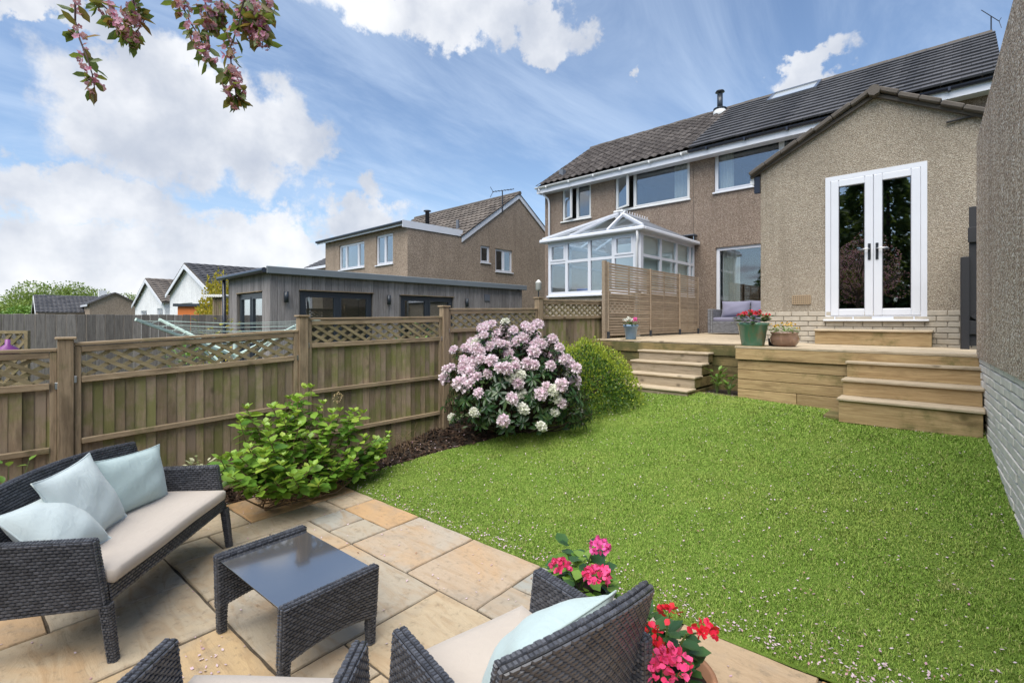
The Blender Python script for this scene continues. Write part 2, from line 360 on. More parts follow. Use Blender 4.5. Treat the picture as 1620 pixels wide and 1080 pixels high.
# ------------------------------------------------------------------ mesh helpers
class MB:
    def __init__(s): s.v = []; s.f = []
    def add(s, vs, fs):
        o = len(s.v); s.v += [tuple(v) for v in vs]; s.f += [tuple(i + o for i in f) for f in fs]; return s
    def quad(s, *p): return s.add(p, [tuple(range(len(p)))])
    def box(s, x0, x1, y0, y1, z0, z1, M=None):
        p = [Vector((x, y, z)) for z in (z0, z1) for y in (y0, y1) for x in (x0, x1)]
        if M is not None: p = [M @ q for q in p]
        return s.add(p, [(0, 2, 3, 1), (4, 5, 7, 6), (0, 1, 5, 4), (2, 6, 7, 3), (0, 4, 6, 2), (1, 3, 7, 5)])
    def cbox(s, x0, x1, y0, y1, z0, z1, c=.004, M=None):          # box with chamfered edges
        C = Vector(((x0 + x1) / 2, (y0 + y1) / 2, (z0 + z1) / 2)); H = ((x1 - x0) / 2, (y1 - y0) / 2, (z1 - z0) / 2)
        c = min(c, min(H) * .45); vs = []; idx = {}
        for sx in (-1, 1):
            for sy in (-1, 1):
                for sz in (-1, 1):
                    g = (sx, sy, sz)
                    for a in range(3):
                        p = [g[k] * (H[k] if k == a else H[k] - c) for k in range(3)]
                        idx[g + (a,)] = len(vs); vs.append(C + Vector(p))
        fs = []
        for a in range(3):
            b, e = (a + 1) % 3, (a + 2) % 3
            for sg in (-1, 1):
                def g(i, j): t = [0] * 3; t[a] = sg; t[b] = i; t[e] = j; return tuple(t)
                r = [idx[g(i, j) + (a,)] for i, j in ((-1, -1), (1, -1), (1, 1), (-1, 1))]
                fs.append(r if sg > 0 else r[::-1])
            for sb in (-1, 1):                                        # edges parallel to axis a
                for se in (-1, 1):
                    def h(i): t = [0] * 3; t[a] = i; t[b] = sb; t[e] = se; return tuple(t)
                    r = [idx[h(-1) + (b,)], idx[h(1) + (b,)], idx[h(1) + (e,)], idx[h(-1) + (e,)]]
                    fs.append(r if sb * se > 0 else r[::-1])
        for sx in (-1, 1):
            for sy in (-1, 1):
                for sz in (-1, 1):
                    r = [idx[(sx, sy, sz, a)] for a in range(3)]
                    fs.append(r if sx * sy * sz > 0 else r[::-1])
        if M is not None: vs = [M @ q for q in vs]
        return s.add(vs, fs)
    def beam(s, a, b, w, h, up=(0, 0, 1), c=0):
        a, b = Vector(a), Vector(b); X = (b - a); L = X.length; X.normalize(); up = Vector(up)
        Y = up.cross(X); Y = Y.normalized() if Y.length > 1e-6 else Vector((0, 1, 0)); Z = X.cross(Y)
        M = Matrix(((X.x, Y.x, Z.x, a.x), (X.y, Y.y, Z.y, a.y), (X.z, Y.z, Z.z, a.z), (0, 0, 0, 1)))
        return (s.cbox(0, L, -w / 2, w / 2, -h / 2, h / 2, c, M) if c else s.box(0, L, -w / 2, w / 2, -h / 2, h / 2, M))
    def tube(s, pts, rad, n=8, cap=True):
        pts = [Vector(p) for p in pts]; rs = rad if isinstance(rad, (list, tuple)) else [rad] * len(pts)
        o = len(s.v); prev = None
        for i, p in enumerate(pts):
            t = (pts[min(i + 1, len(pts) - 1)] - pts[max(i - 1, 0)]).normalized()
            if prev is None: a = t.orthogonal().normalized()
            else: a = (prev - t * prev.dot(t)); a = a.normalized() if a.length > 1e-5 else t.orthogonal().normalized()
            prev = a; b = t.cross(a)
            for k in range(n):
                an = 2 * math.pi * k / n; s.v.append(tuple(p + (a * math.cos(an) + b * math.sin(an)) * rs[i]))
        for i in range(len(pts) - 1):
            for k in range(n):
                s.f.append((o + i * n + k, o + i * n + (k + 1) % n, o + (i + 1) * n + (k + 1) % n, o + (i + 1) * n + k))
        if cap: s.f.append(tuple(o + k for k in range(n))[::-1]); s.f.append(tuple(o + (len(pts) - 1) * n + k for k in range(n)))
        return s
    def lathe(s, prof, c=(0, 0, 0), n=28):
        o = len(s.v)
        for r, z in prof:
            for k in range(n): an = 2 * math.pi * k / n; s.v.append((c[0] + r * math.cos(an), c[1] + r * math.sin(an), c[2] + z))
        for i in range(len(prof) - 1):
            for k in range(n): s.f.append((o + i * n + k, o + i * n + (k + 1) % n, o + (i + 1) * n + (k + 1) % n, o + (i + 1) * n + k))
        s.f.append(tuple(o + k for k in range(n))[::-1]); s.f.append(tuple(o + (len(prof) - 1) * n + k for k in range(n)))
        return s
    def prism(s, poly, ext):                                        # polygon (3-D points) pushed along a vector
        n = len(poly); e = Vector(ext); p = [Vector(q) for q in poly]
        return s.add(p + [q + e for q in p], [tuple(range(n))[::-1], tuple(range(n, 2 * n))] + [(i, (i + 1) % n, (i + 1) % n + n, i + n) for i in range(n)])
ROOT = {}                                                            # thing / part name -> matrix of the thing's frame
def mesh(name, mb, m, smooth=False):
    me = bpy.data.meshes.new(name); me.from_pydata(mb.v, [], mb.f)
    me.materials.append(MATS[m])
    if smooth: me.polygons.foreach_set('use_smooth', [True] * len(me.polygons))
    me.update(); return me
def fast(name, V, Fc, m, smooth=False):                              # numpy arrays, all faces alike
    me = bpy.data.meshes.new(name); n, k = Fc.shape
    me.vertices.add(len(V)); me.vertices.foreach_set('co', np.ascontiguousarray(V, np.float32).ravel())
    me.loops.add(n * k); me.loops.foreach_set('vertex_index', np.ascontiguousarray(Fc, np.int32).ravel())
    me.polygons.add(n); me.polygons.foreach_set('loop_start', np.arange(0, n * k, k, dtype=np.int32))
    me.materials.append(MATS[m])
    me.update(calc_edges=True)
    if smooth: me.polygons.foreach_set('use_smooth', np.ones(n, bool))
    return me
def tag(o, label=None, cat=None, group=None, kind=None):
    for k, v in (('label', label), ('category', cat), ('group', group), ('kind', kind)):
        if v: o[k] = v
    return o
def thing(name, label, cat, loc=(0, 0, 0), rz=0, group=None):
    o = bpy.data.objects.new(name, None); COL.objects.link(o); o.empty_display_size = .1
    o.location = loc; o.rotation_euler = (0, 0, rz); ROOT[o.name] = Matrix.Translation(Vector(loc)) @ Matrix.Rotation(rz, 4, 'Z')
    return tag(o, label, cat, group)
def put(o, parent, M=None):
    COL.objects.link(o)
    if parent is not None:
        o.parent = parent; RM = ROOT[parent.name]; ROOT[o.name] = M if M is not None else RM
        o.matrix_basis = RM.inverted() @ M if M is not None else Matrix.Identity(4)
    else:
        if M is not None: o.matrix_basis = M
        ROOT[o.name] = M if M is not None else Matrix.Identity(4)
    return o
def ob(name, mb, m, parent=None, smooth=False, local=False, label=None, kind=None):
    """one mesh object; world coordinates unless local (then in the thing's frame)"""
    if parent is not None and not local:
        I = ROOT[parent.name].inverted(); mb.v = [tuple(I @ Vector(v)) for v in mb.v]
    o = put(bpy.data.objects.new(name, mesh(name, mb, m, smooth)), parent)
    return tag(o, label, kind=kind)
def inst(name, me, parent, M, label=None): return tag(put(bpy.data.objects.new(name, me), parent, M), label)
def frame(O, U, N):
    U, N = Vector(U).normalized(), Vector(N).normalized(); O = Vector(O)
    return Matrix(((U.x, 0, N.x, O.x), (U.y, 0, N.y, O.y), (U.z, 1, N.z, O.z), (0, 0, 0, 1)))   # local (u, v up, n outward)
def basis(X, Y, Z, O):
    return Matrix(((X[0], Y[0], Z[0], O[0]), (X[1], Y[1], Z[1], O[1]), (X[2], Y[2], Z[2], O[2]), (0, 0, 0, 1)))

# ================================================================== THE SETTING
PY = 2.5
def lawnz(x, y):
    s = min(max((y - 2.5) / 3.9, 0), 1)
    return .64 * s ** 1.18 + min(1, max(0, (y - 2.55) * 2)) * .012 * math.sin(x * 2.1 + y) + .008 * math.sin(y * 3.3 - x)
mb = MB(); n = 48
mb.quad((-900, -900, -.25), (900, -900, -.25), (900, 900, -.25), (-900, 900, -.25))
tag(ob('ground', mb, 'ground'), 'rough green ground reaching to the horizon', kind='structure')
def wallx(y): return .158 - .0745 * (y - 6.23)                       # face of the right-hand wall

# ---- patio: a bed of jointing with a flagstone for each slab
PA = R(3.4); PO = Vector((-4.42, 2.44, 0)); PU = Vector((math.cos(PA), math.sin(PA), 0)); PV = Vector((-math.sin(PA), math.cos(PA), 0))
PM = basis(PU, PV, (0, 0, 1), PO)
mb = MB(); mb.box(-.61, 5.3, -4.8, -.004, -.24, -.012, PM)
patio = tag(ob('patio', mb, 'joint'), 'sandstone patio of uneven flagstones', kind='structure')
CELL = .327; occ = {}; slabs = []
def take(c, r, w_, h_):
    for i in range(c, c + w_):
        for j in range(r, r + h_): occ[i, j] = 1
    slabs.append((c, r, w_, h_))
for a in [(-2, 0, 2, 3), (0, 0, 1, 1), (1, 0, 2, 1), (0, 1, 1, 3), (1, 1, 1, 1), (2, 1, 1, 1), (3, 0, 2, 2), (5, 0, 2, 2), (1, 2, 2, 1), (3, 2, 3, 3), (-2, 3, 2, 2), (0, 4, 1, 1), (1, 3, 2, 2), (6, 2, 2, 2),
          (7, 0, 3, 1), (10, 0, 2, 2), (7, 1, 1, 1), (8, 1, 2, 3), (-1, 5, 3, 2), (2, 5, 2, 3), (4, 5, 2, 2)]: take(*a)
for r in range(0, 14):
    for c in range(-2, 16):
        if (c, r) in occ: continue
        for w_, h_ in random.sample([(3, 2), (2, 2), (2, 3), (3, 2), (1, 2), (2, 1), (3, 3)], 7) + [(1, 1)]:
            if all((i, j) not in occ and i < 16 and j < 14 for i in range(c, c + w_) for j in range(r, r + h_)): take(c, r, w_, h_); break
for c, r, w_, h_ in slabs:
    x0, x1, y0, y1 = max(c * CELL, -.585), (c + w_) * CELL, -(r + h_) * CELL, -r * CELL
    g = .008; nx, ny = max(2, w_ * 3), max(2, h_ * 3); z = random.uniform(-.002, .003)
    ed = []                                                          # riven outline: slightly wavy edges
    jit = lambda: random.uniform(-.0035, .0035)
    for i in range(nx): ed.append((x0 + g + (x1 - x0 - 2 * g) * i / nx, y0 + g + jit()))
    for i in range(ny): ed.append((x1 - g + jit(), y0 + g + (y1 - y0 - 2 * g) * i / ny))
    for i in range(nx): ed.append((x1 - g - (x1 - x0 - 2 * g) * i / nx, y1 - g + jit()))
    for i in range(ny): ed.append((x0 + g + jit(), y1 - g - (y1 - y0 - 2 * g) * i / ny))
    cx, cy = (x0 + x1) / 2, (y0 + y1) / 2; L = len(ed)
    top = [PM @ Vector((cx + (x - cx) * (1 - .010 / (x1 - x0)), cy + (y - cy) * (1 - .010 / (y1 - y0)), z)) for x, y in ed]
    mid = [PM @ Vector((x, y, z - .007)) for x, y in ed]; bot = [PM @ Vector((x, y, -.02)) for x, y in ed]
    fs = [tuple(range(L))]
    for a in (0, L): fs += [(a + i, a + L + i, a + L + (i + 1) % L, a + (i + 1) % L) for i in range(L)]
    ob('flagstone', MB().add(top + mid + bot, fs), 'stone', patio)

# ---- lawn: sloping base and short turf blades
def lawn_edge(y):
    lim = -4.72 + .02 * (y - 2.5) + (.06 * math.sin(y * 2.2) if y > 3.0 else 0)
    if y > 3.0: lim += .55 * math.exp(-((y - 4.5) / .75) ** 2) + .40 * math.exp(-((y - 5.7) / .6) ** 2)
    return lim
def lawn_in(x, y): return lawn_edge(y) < x < wallx(y) - .02 and y > 2.437 + .0594 * (x + 4.42)
NX, NY = 60, 64; V = []; Fq = []
ys = np.linspace(2.44, 6.95, NY); 
for y in ys:
    x1 = wallx(y) + .01
    for x in np.linspace(lawn_edge(y) - .02, x1, NX): V.append((x, max(y, 2.435 + .0594 * (x + 4.42)), lawnz(x, y) - .004))
for j in range(NY - 1):
    for i in range(NX - 1): Fq.append((j * NX + i, j * NX + i + 1, (j + 1) * NX + i + 1, (j + 1) * NX + i))
me = fast('lawn', np.array(V), np.array(Fq), 'lawn_base', True)
lawn = tag(put(bpy.data.objects.new('lawn', me), None), 'sloping green lawn rising from the patio to the deck', kind='structure')
def scatter_blades(num, length, width):
    P = np.column_stack([RNG.uniform(-5.2, .45, num * 2), 2.45 + 4.45 * RNG.random(num * 2) ** 1.35])
    keep = np.array([lawn_in(x, y) for x, y in P]); P = P[keep][:num]; n = len(P)
    z = np.array([lawnz(x, y) for x, y in P])
    a = RNG.uniform(0, 2 * np.pi, n); lean = RNG.uniform(.5, 1.45, n); L = length * RNG.uniform(.5, 1.3, n) * (1 + .35 * np.sin(P[:, 0] * 7 + 3 * np.sin(P[:, 1] * 5)) * np.sin(P[:, 1] * 6.3 + 2 * np.sin(P[:, 0] * 4)))
    s_ = np.clip((P[:, 1] - 2.5) / 4.4, 0, 1); W = width * (1 + .9 * s_)
    dx, dy = np.cos(a), np.sin(a); px, py = -dy, dx
    b = np.column_stack([P, z - .003])
    off = np.column_stack([px * W, py * W, np.zeros(n)])
    midp = b + np.column_stack([dx * L * .35 * np.sin(lean * .5), dy * L * .35 * np.sin(lean * .5), L * .6])
    tip = b + np.column_stack([dx * L * np.sin(lean), dy * L * np.sin(lean), L * (.55 + .45 * np.cos(lean))])
    Vv = np.stack([b - off, b + off, midp + off * .8, tip, midp - off * .8], 1).reshape(-1, 3)
    i0 = np.arange(n) * 5
    Fc = np.concatenate([np.column_stack([i0, i0 + 1, i0 + 2]), np.column_stack([i0, i0 + 2, i0 + 4]), np.column_stack([i0 + 4, i0 + 2, i0 + 3])])
    return fast('turf', Vv, Fc, 'blade')
tag(put(bpy.data.objects.new('turf', scatter_blades(330000, .016, .0016)), None), 'short green turf blades covering the lawn', 'grass', kind='stuff')

# ---- planting bed along the fence
mb = MB(); BX, BY = 14, 60
def bedz(x, y): return (lawnz(-4.8, y) if y > 2.5 else 0) + .015 + .018 * math.sin(y * 5 + x * 7) + .012 * math.sin(y * 13.1) - .02
V = []; Fq = []
for j in range(BY):
    y = -1.6 + 9.0 * j / (BY - 1)
    for i in range(BX):
        x1 = -5.0 if y < 2.35 else lawn_edge(y) + .05
        x = -5.43 + .046 * y + (x1 + 5.43 - .046 * y) * i / (BX - 1)
        V.append((x, y, bedz(x, y) - (.035 if i > BX - 4 and y > 2.35 else 0)))
for j in range(BY - 1):
    for i in range(BX - 1): Fq.append((j * BX + i, j * BX + i + 1, (j + 1) * BX + i + 1, (j + 1) * BX + i))
bed = tag(put(bpy.data.objects.new('planting_bed', fast('planting_bed', np.array(V), np.array(Fq), 'soil', True)), None), 'dark soil planting bed along the fence', kind='structure')
mb = MB()
for k in range(7500):
    y = random.uniform(-1.2, 6.4); x = -5.38 + .046 * y + random.random() ** 1.1 * (1.3 if y > 2.5 else .36)
    if y > 2.45 and lawn_in(x - .06, y): continue
    L = random.uniform(.012, .045); wd_ = random.uniform(.004, .012); a = random.uniform(0, 6.28); tl = random.uniform(-.5, .5)
    z = bedz(x, y) + random.uniform(.002, .018)
    dx, dy = math.cos(a), math.sin(a)
    mb.add([(x - dx * L - dy * wd_, y - dy * L + dx * wd_, z - tl * L), (x + dx * L - dy * wd_, y + dy * L + dx * wd_, z + tl * L), (x + dx * L + dy * wd_, y + dy * L - dx * wd_, z + tl * L + .006), (x - dx * L + dy * wd_, y - dy * L - dx * wd_, z - tl * L + .006)], [(0, 1, 2, 3)])
tag(ob('bark_mulch', mb, 'mulch_chip'), 'dark brown bark chips on the planting bed', 'mulch', kind='stuff')

# ---- fallen blossom
mb = MB()
def petal_at(x, y, z, s):
    a = random.uniform(0, 6.28); tx, ty = random.uniform(-.5, .5), random.uniform(-.5, .5); pts = []
    for u, v in ((-1, 0), (0, -.6), (1.0, 0), (0, .6)):
        X = (u * math.cos(a) - v * math.sin(a)) * s; Y = (u * math.sin(a) + v * math.cos(a)) * s
        pts.append((x + X, y + Y, z + X * tx + Y * ty + .003))
    mb.add(pts, [(0, 1, 2, 3)])
k = 0
while k < 3000:
    x = random.uniform(-5, .3); t = random.random()
    edge = random.random() < .36
    y = 2.445 + .0594 * (x + 4.42) + (abs(random.gauss(0, .05 + .022 * (x + 5))) if edge else 4.4 * t ** 1.25)
    if edge and random.random() > (.12 + .88 * ((x + 5) / 5) ** 1.6): continue
    if not lawn_in(x, y) and not (edge and x < wallx(y)): continue
    petal_at(x, y, lawnz(x, y) + random.uniform(.008, .022), random.uniform(.0045, .010) * (1.1 - .045 * (y - 2.5))); k += 1
for k in range(330):
    x = random.uniform(-4.9, .4); y = random.uniform(-.3, 2.45)
    if random.random() < .14: x, y = random.gauss(-2.74, .16), random.gauss(.70, .10)
    petal_at(x, y, .003, random.uniform(.005, .011))
for k in range(220):
    y = random.uniform(.8, 5); x = random.uniform(-5.2, -4.5); petal_at(x, y, bedz(x, y) + .02, random.uniform(.006, .011))
tag(ob('fallen_petals', mb, 'fallen'), 'pale pink blossom petals fallen on lawn and patio', 'petals', kind='stuff')

# ================================================================== BUILDINGS
def wall_holes(M, W, z0, z1, holes, depth=.11, u0=0.0):
    """front face of a wall with window openings and their reveals; local u, v, n"""
    mb = MB(); us = sorted({u0, W} | {h[0] for h in holes} | {h[1] for h in holes}); vs = sorted({z0, z1} | {h[2] for h in holes} | {h[3] for h in holes})
    P = lambda u, v, nn=0: M @ Vector((u, v, nn))
    for i in range(len(us) - 1):
        for j in range(len(vs) - 1):
            uc, vc = (us[i] + us[i + 1]) / 2, (vs[j] + vs[j + 1]) / 2
            if any(h[0] < uc < h[1] and h[2] < vc < h[3] for h in holes): continue
            mb.quad(P(us[i], vs[j]), P(us[i + 1], vs[j]), P(us[i + 1], vs[j + 1]), P(us[i], vs[j + 1]))
    for a, b, c, e in holes:
        for p, q_ in (((a, c), (b, c)), ((b, c), (b, e)), ((b, e), (a, e)), ((a, e), (a, c))):
            mb.quad(P(*p), P(*q_), P(*q_, -depth), P(*p, -depth))
    return mb
def room(M, u0, u1, v0, v1, deep, parent, m='interior'):
    mb = MB(); a, b, c, e = u0 - .5, u1 + .5, v0 - .5, v1 + .25; P = lambda u, v, nn: M @ Vector((u, v, nn))
    n0, n1 = -.13, -deep
    mb.quad(P(a, c, n1), P(b, c, n1), P(b, e, n1), P(a, e, n1)); mb.quad(P(a, c, n0), P(b, c, n0), P(b, c, n1), P(a, c, n1)); mb.quad(P(a, e, n0), P(b, e, n0), P(b, e, n1), P(a, e, n1))
    mb.quad(P(a, c, n0), P(a, e, n0), P(a, e, n1), P(a, c, n1)); mb.quad(P(b, c, n0), P(b, e, n0), P(b, e, n1), P(b, c, n1))
    return ob('room', mb, m, parent)
def curtain(M, u0, u1, v0, v1, n_, parent, gather=.03):
    mb = MB(); k = max(8, int((u1 - u0) / .02)); P = lambda u, v, nn: M @ Vector((u, v, nn))
    for i in range(k):
        a, b = u0 + (u1 - u0) * i / k, u0 + (u1 - u0) * (i + 1) / k; za, zb = n_ + gather * math.sin(a * 55), n_ + gather * math.sin(b * 55)
        mb.quad(P(a, v0, za), P(b, v0, zb), P(b, v1, zb), P(a, v1, za))
    return ob('curtain', mb, 'curtain', parent)
def window(M, u0, u1, v0, v1, bays, parent, fm='upvc', fw=.055, open_bay=None, sill=True, gm='glass', n0=-.07, inner=.03, label=None):
    """bays: list of (u-start, u-end) fractions; frame part with pane and sill sub-parts"""
    mb = MB(); d0, d1 = n0 - .05, n0 + .012
    mb.box(u0, u0 + fw, v0, v1, d0, d1, M); mb.box(u1 - fw, u1, v0, v1, d0, d1, M); mb.box(u0 + fw, u1 - fw, v0, v0 + fw, d0, d1, M); mb.box(u0 + fw, u1 - fw, v1 - fw, v1, d0, d1, M)
    cuts = [b[1] for b in bays[:-1]]
    for c in cuts: x = u0 + (u1 - u0) * c; mb.box(x - fw * .55, x + fw * .55, v0 + fw, v1 - fw, d0, d1 - .003, M)
    fr = ob('window', mb, fm, parent, label=label)
    for k, (a, b) in enumerate(bays):
        a_, b_ = u0 + (u1 - u0) * a + (fw if k == 0 else fw * .55), u0 + (u1 - u0) * b - (fw if k == len(bays) - 1 else fw * .55)
        if open_bay == k:                                            # casement pushed open, hinged on its left
            T = M @ Matrix.Translation((a_, 0, d1 + .005)) @ Matrix.Rotation(R(-24), 4, 'Y'); wv = b_ - a_; s_ = .05
            sb = MB(); sb.box(0, s_, v0 + fw, v1 - fw, -.03, .03, T); sb.box(wv - s_, wv, v0 + fw, v1 - fw, -.03, .03, T); sb.box(s_, wv - s_, v0 + fw, v0 + fw + s_, -.03, .03, T); sb.box(s_, wv - s_, v1 - fw - s_, v1 - fw, -.03, .03, T)
            ob('casement', sb, fm, fr); ob('pane', MB().box(s_, wv - s_, v0 + fw + s_, v1 - fw - s_, -.005, .005, T), gm, fr)
        else:
            if inner:
                sb = MB(); s_ = inner; e0, e1 = d0 + .01, d1 + .008; c, e = v0 + fw, v1 - fw
                sb.box(a_, a_ + s_, c, e, e0, e1, M); sb.box(b_ - s_, b_, c, e, e0, e1, M); sb.box(a_ + s_, b_ - s_, c, c + s_, e0, e1, M); sb.box(a_ + s_, b_ - s_, e - s_, e, e0, e1, M)
                ob('casement', sb, fm, fr)
            ob('pane', MB().box(a_ + inner, b_ - inner, v0 + fw + inner, v1 - fw - inner, n0 - .02, n0 - .012, M), gm, fr)
    if sill: ob('sill', MB().cbox(u0 - .03, u1 + .03, v0 - .045, v0 - .002, n0 - .04, .055, .006, M), fm, fr)
    return fr

YF = 13.2; YX = 8.45                                                 # main facade, extension front
HX0, HXP, HX1 = -10.8, -5.5, .40                                     # left gable, party wall, right gable
EAVE, RIDGE, YR = 6.32, 8.50, 16.2                                   # roof edge at the gutter, ridge
YE = YF - .34
MFY = frame((0, YF, 0), (1, 0, 0), (0, -1, 0))
SL = Vector((0, YR - YE, RIDGE - EAVE)); SLL = SL.length; SLn = SL.normalized(); RN = Vector((1, 0, 0)).cross(SLn)
# ---- neighbour's half
hn = thing('semi_detached_house', 'brown pebbledashed house half with rolled brown tiles behind the glass conservatory', 'house', (-8.1, YF, 0))
hA, hB = (-10.06, -8.88, 5.02, 6.19), (-7.99, -5.61, 5.06, 6.19)
mb = wall_holes(MFY, HXP - .004, -.24, 6.2, [hA, hB], u0=HX0)
mb.quad((HX0, YF, -.24), (HX0, YF + 6.7, -.24), (HX0, YF + 6.7, 6.1), (HX0, YF + 3.0, 8.2), (HX0, YF, 6.2))
ob('wall', mb, 'dash_house', hn)
window(MFY, *hA, [(0, .5), (.5, 1)], hn, 'upvc_old', open_bay=0, label='two-pane window with its left casement open'); room(MFY, hA[0], hA[1], hA[2], hA[3], 2.5, hn)
window(MFY, *hB, [(0, .27), (.27, 1)], hn, 'upvc_old', open_bay=0, label='wide window with its narrow left casement open'); room(MFY, hB[0], hB[1], hB[2], hB[3], 3, hn)
curtain(MFY, -6.15, -5.75, 5.15, 6.15, -.25, hn)
# tiles, one by one: bold rolled profile
def tile_mesh():
    mb = MB(); wv, lv = .305, .40; prof = [(0, 0), (.05, .002), (.11, .004), (.15, .03), (.20, .052), (.25, .052), (.29, .03), (.318, .006)]
    for i in range(len(prof) - 1):
        (a, ha), (b, hb) = prof[i], prof[i + 1]
        mb.quad((a, 0, ha + .022), (b, 0, hb + .022), (b, lv, hb), (a, lv, ha)); mb.quad((a, 0, ha), (b, 0, hb), (b, 0, hb + .022), (a, 0, ha + .022))
    return mesh('roof_tile', mb, 'tile_rolled')
tm = tile_mesh(); rows = 14; rp = SLL / rows
ncol = 21; cw = (HXP - HX0 + .12) / ncol
deckn = MB(); deckn.prism([(HX0 - .08, YE, EAVE - .03), (HXP - .004, YE, EAVE - .03), (HXP - .004, YR, RIDGE - .03), (HX0 - .08, YR, RIDGE - .03)], (0, 0, -.07))
deckn.prism([(HX0 - .08, YR, RIDGE - .03), (HXP - .004, YR, RIDGE - .03), (HXP - .004, YF + 7.0, EAVE - .03), (HX0 - .08, YF + 7.0, EAVE - .03)], (0, 0, -.07))
rfn = ob('roof', deckn, 'tile_verge', hn)
for r in range(rows):
    for c in range(ncol):
        O = Vector((HX0 - .11 + cw * c, YE - .03, EAVE)) + SLn * (rp * r)
        inst('roof_tile', tm, rfn, basis(Vector((1, 0, 0)) * (cw / .305), SLn * .86, RN * .8, O + RN * random.uniform(-.003, .006)))
mb = MB()
for k in range(14):
    x = HX0 - .1 + k * .388; mb.tube([(x, YR, RIDGE - .01 + (k % 2) * .008), (x + .384, YR, RIDGE - .01 + (k % 2) * .008)], .085, 8)
ob('ridge_tiles', mb, 'tile_verge', rfn)
def gutter(x0, x1, m, parent):
    mb = MB(); k = 8; z = EAVE - .065; y = YE - .04
    for i in range(k):
        a, b = math.pi * i / k, math.pi * (i + 1) / k
        mb.quad((x0, y - .055 * math.cos(a), z - .055 * math.sin(a)), (x1, y - .055 * math.cos(a), z - .055 * math.sin(a)), (x1, y - .055 * math.cos(b), z - .055 * math.sin(b)), (x0, y - .055 * math.cos(b), z - .055 * math.sin(b)))
    mb.add([(x0, y - .055, z), (x0, y + .055, z), (x0, y, z - .056)], [(0, 1, 2)]); mb.add([(x1, y - .055, z), (x1, y + .055, z), (x1, y, z - .056)], [(0, 1, 2)])
    x = x0 + .5
    while x < x1: mb.box(x - .02, x + .02, y - .06, y + .05, z - .075, z - .002); x += .95
    return ob('gutter', mb, m, parent)
gutter(HX0 - .12, HXP, 'upvc_old', hn)
ob('fascia', MB().box(HX0 - .1, HXP - .003, YE + .005, YE + .03, EAVE - .27, EAVE - .045), 'upvc', hn)
ob('soffit', MB().box(HX0 - .1, HXP - .003, YE + .03, YF - .002, EAVE - .255, EAVE - .235), 'upvc', hn)
mb = MB(); mb.tube([(HX0 + .02, YE - .04, EAVE - .11), (HX0 + .05, YE + .02, EAVE - .22), (HX0 + .22, YF - .10, EAVE - .45), (HX0 + .24, YF - .07, EAVE - .6), (HX0 + .24, YF - .07, 0)], .034, 10)
ob('downpipe', mb, 'upvc', hn, True)
mb = MB(); O = Vector((HX0 + .55, YE, EAVE)) + SLn * .55; mb.box(O.x, O.x + .16, O.y - .03, O.y + .14, O.z - .05, O.z + .24)
ob('vent', mb, 'lead', hn)
# ---- our half with the extension
ho = thing('semi_detached_house', 'house half with dark slate roof, skylight and gabled extension with white french doors', 'house', (-2.6, YF, 0))
hC, hG = (-4.94, -2.75, 5.10, 6.19), (-4.9, -3.1, 1.75, 3.62)
mb = wall_holes(MFY, HX1 - .004, -.24, 6.2, [hC, hG], u0=HXP + .004)
mb.quad((HX1, YF, -.24), (HX1, YF + 6.7, -.24), (HX1, YF + 6.7, 6.1), (HX1, YF + 3.0, 8.2), (HX1, YF, 6.2))
ob('wall', mb, 'dash_house', ho)
window(MFY, *hC, [(0, .74), (.74, 1)], ho, label='wide upper window with cream curtain'); room(MFY, hC[0], hC[1], hC[2], hC[3], 3, ho, 'interior_dark'); curtain(MFY, -4.85, -4.5, 5.16, 6.13, -.2, ho)
window(MFY, *hG, [(0, 1)], ho, sill=False, label='tall ground-floor window behind the deck sofa'); room(MFY, hG[0], hG[1], hG[2], hG[3], 3.5, ho, 'interior_dark'); curtain(MFY, -4.78, -4.35, 1.8, 3.55, -.22, ho)
deckn = MB(); deckn.prism([(HXP + .004, YE, EAVE - .03), (HX1 + .05, YE, EAVE - .03), (HX1 + .05, YR, RIDGE - .03), (HXP + .004, YR, RIDGE - .03)], (0, 0, -.07))
deckn.prism([(HXP + .004, YR, RIDGE - .03), (HX1 + .05, YR, RIDGE - .03), (HX1 + .05, YF + 7.0, EAVE - .03), (HXP + .004, YF + 7.0, EAVE - .03)], (0, 0, -.07))
rfo = ob('roof', deckn, 'tile_verge', ho)
for r in range(13):                                                  # slate courses, each a strip of flat tiles
    mb = MB(); rp2 = SLL / 13; x = HXP + .03 - (r % 2) * .15
    while x < HX1 + .08:
        a, b = max(x, HXP + .02), min(x + .30, HX1 + .10)
        if b - a > .02:
            O = SLn * (rp2 * r) + Vector((0, YE - .05, EAVE)); h = random.uniform(-.002, .004)
            p = lambda u, s_, hh: Vector((u, 0, 0)) + O + SLn * s_ + RN * (hh + h)
            mb.add([p(a + .002, 0, .055), p(b - .002, 0, .055), p(b - .002, rp2 + .03, .014), p(a + .002, rp2 + .03, .014), p(a + .002, 0, .01), p(b - .002, 0, .01)], [(0, 1, 2, 3), (4, 5, 1, 0), (4, 0, 3), (5, 2, 1)])
        x += .30
    ob('slate_course', mb, 'slate', rfo)
mb = MB()
for k in range(15):
    x = HXP + .02 + k * .396; mb.tube([(x, YR, RIDGE + .0 + (k % 2) * .006), (x + .392, YR, RIDGE + .0 + (k % 2) * .006)], .085, 8)
ob('ridge_tiles', mb, 'tile_verge', rfo)
gutter(HXP + .01, HX1 + .08, 'gutter_black', ho)
ob('fascia', MB().box(HXP + .003, HX1 + .06, YE + .005, YE + .03, EAVE - .27, EAVE - .045), 'upvc', ho)
ob('soffit', MB().box(HXP + .003, HX1 + .06, YE + .03, YF - .002, EAVE - .255, EAVE - .235), 'upvc', ho)
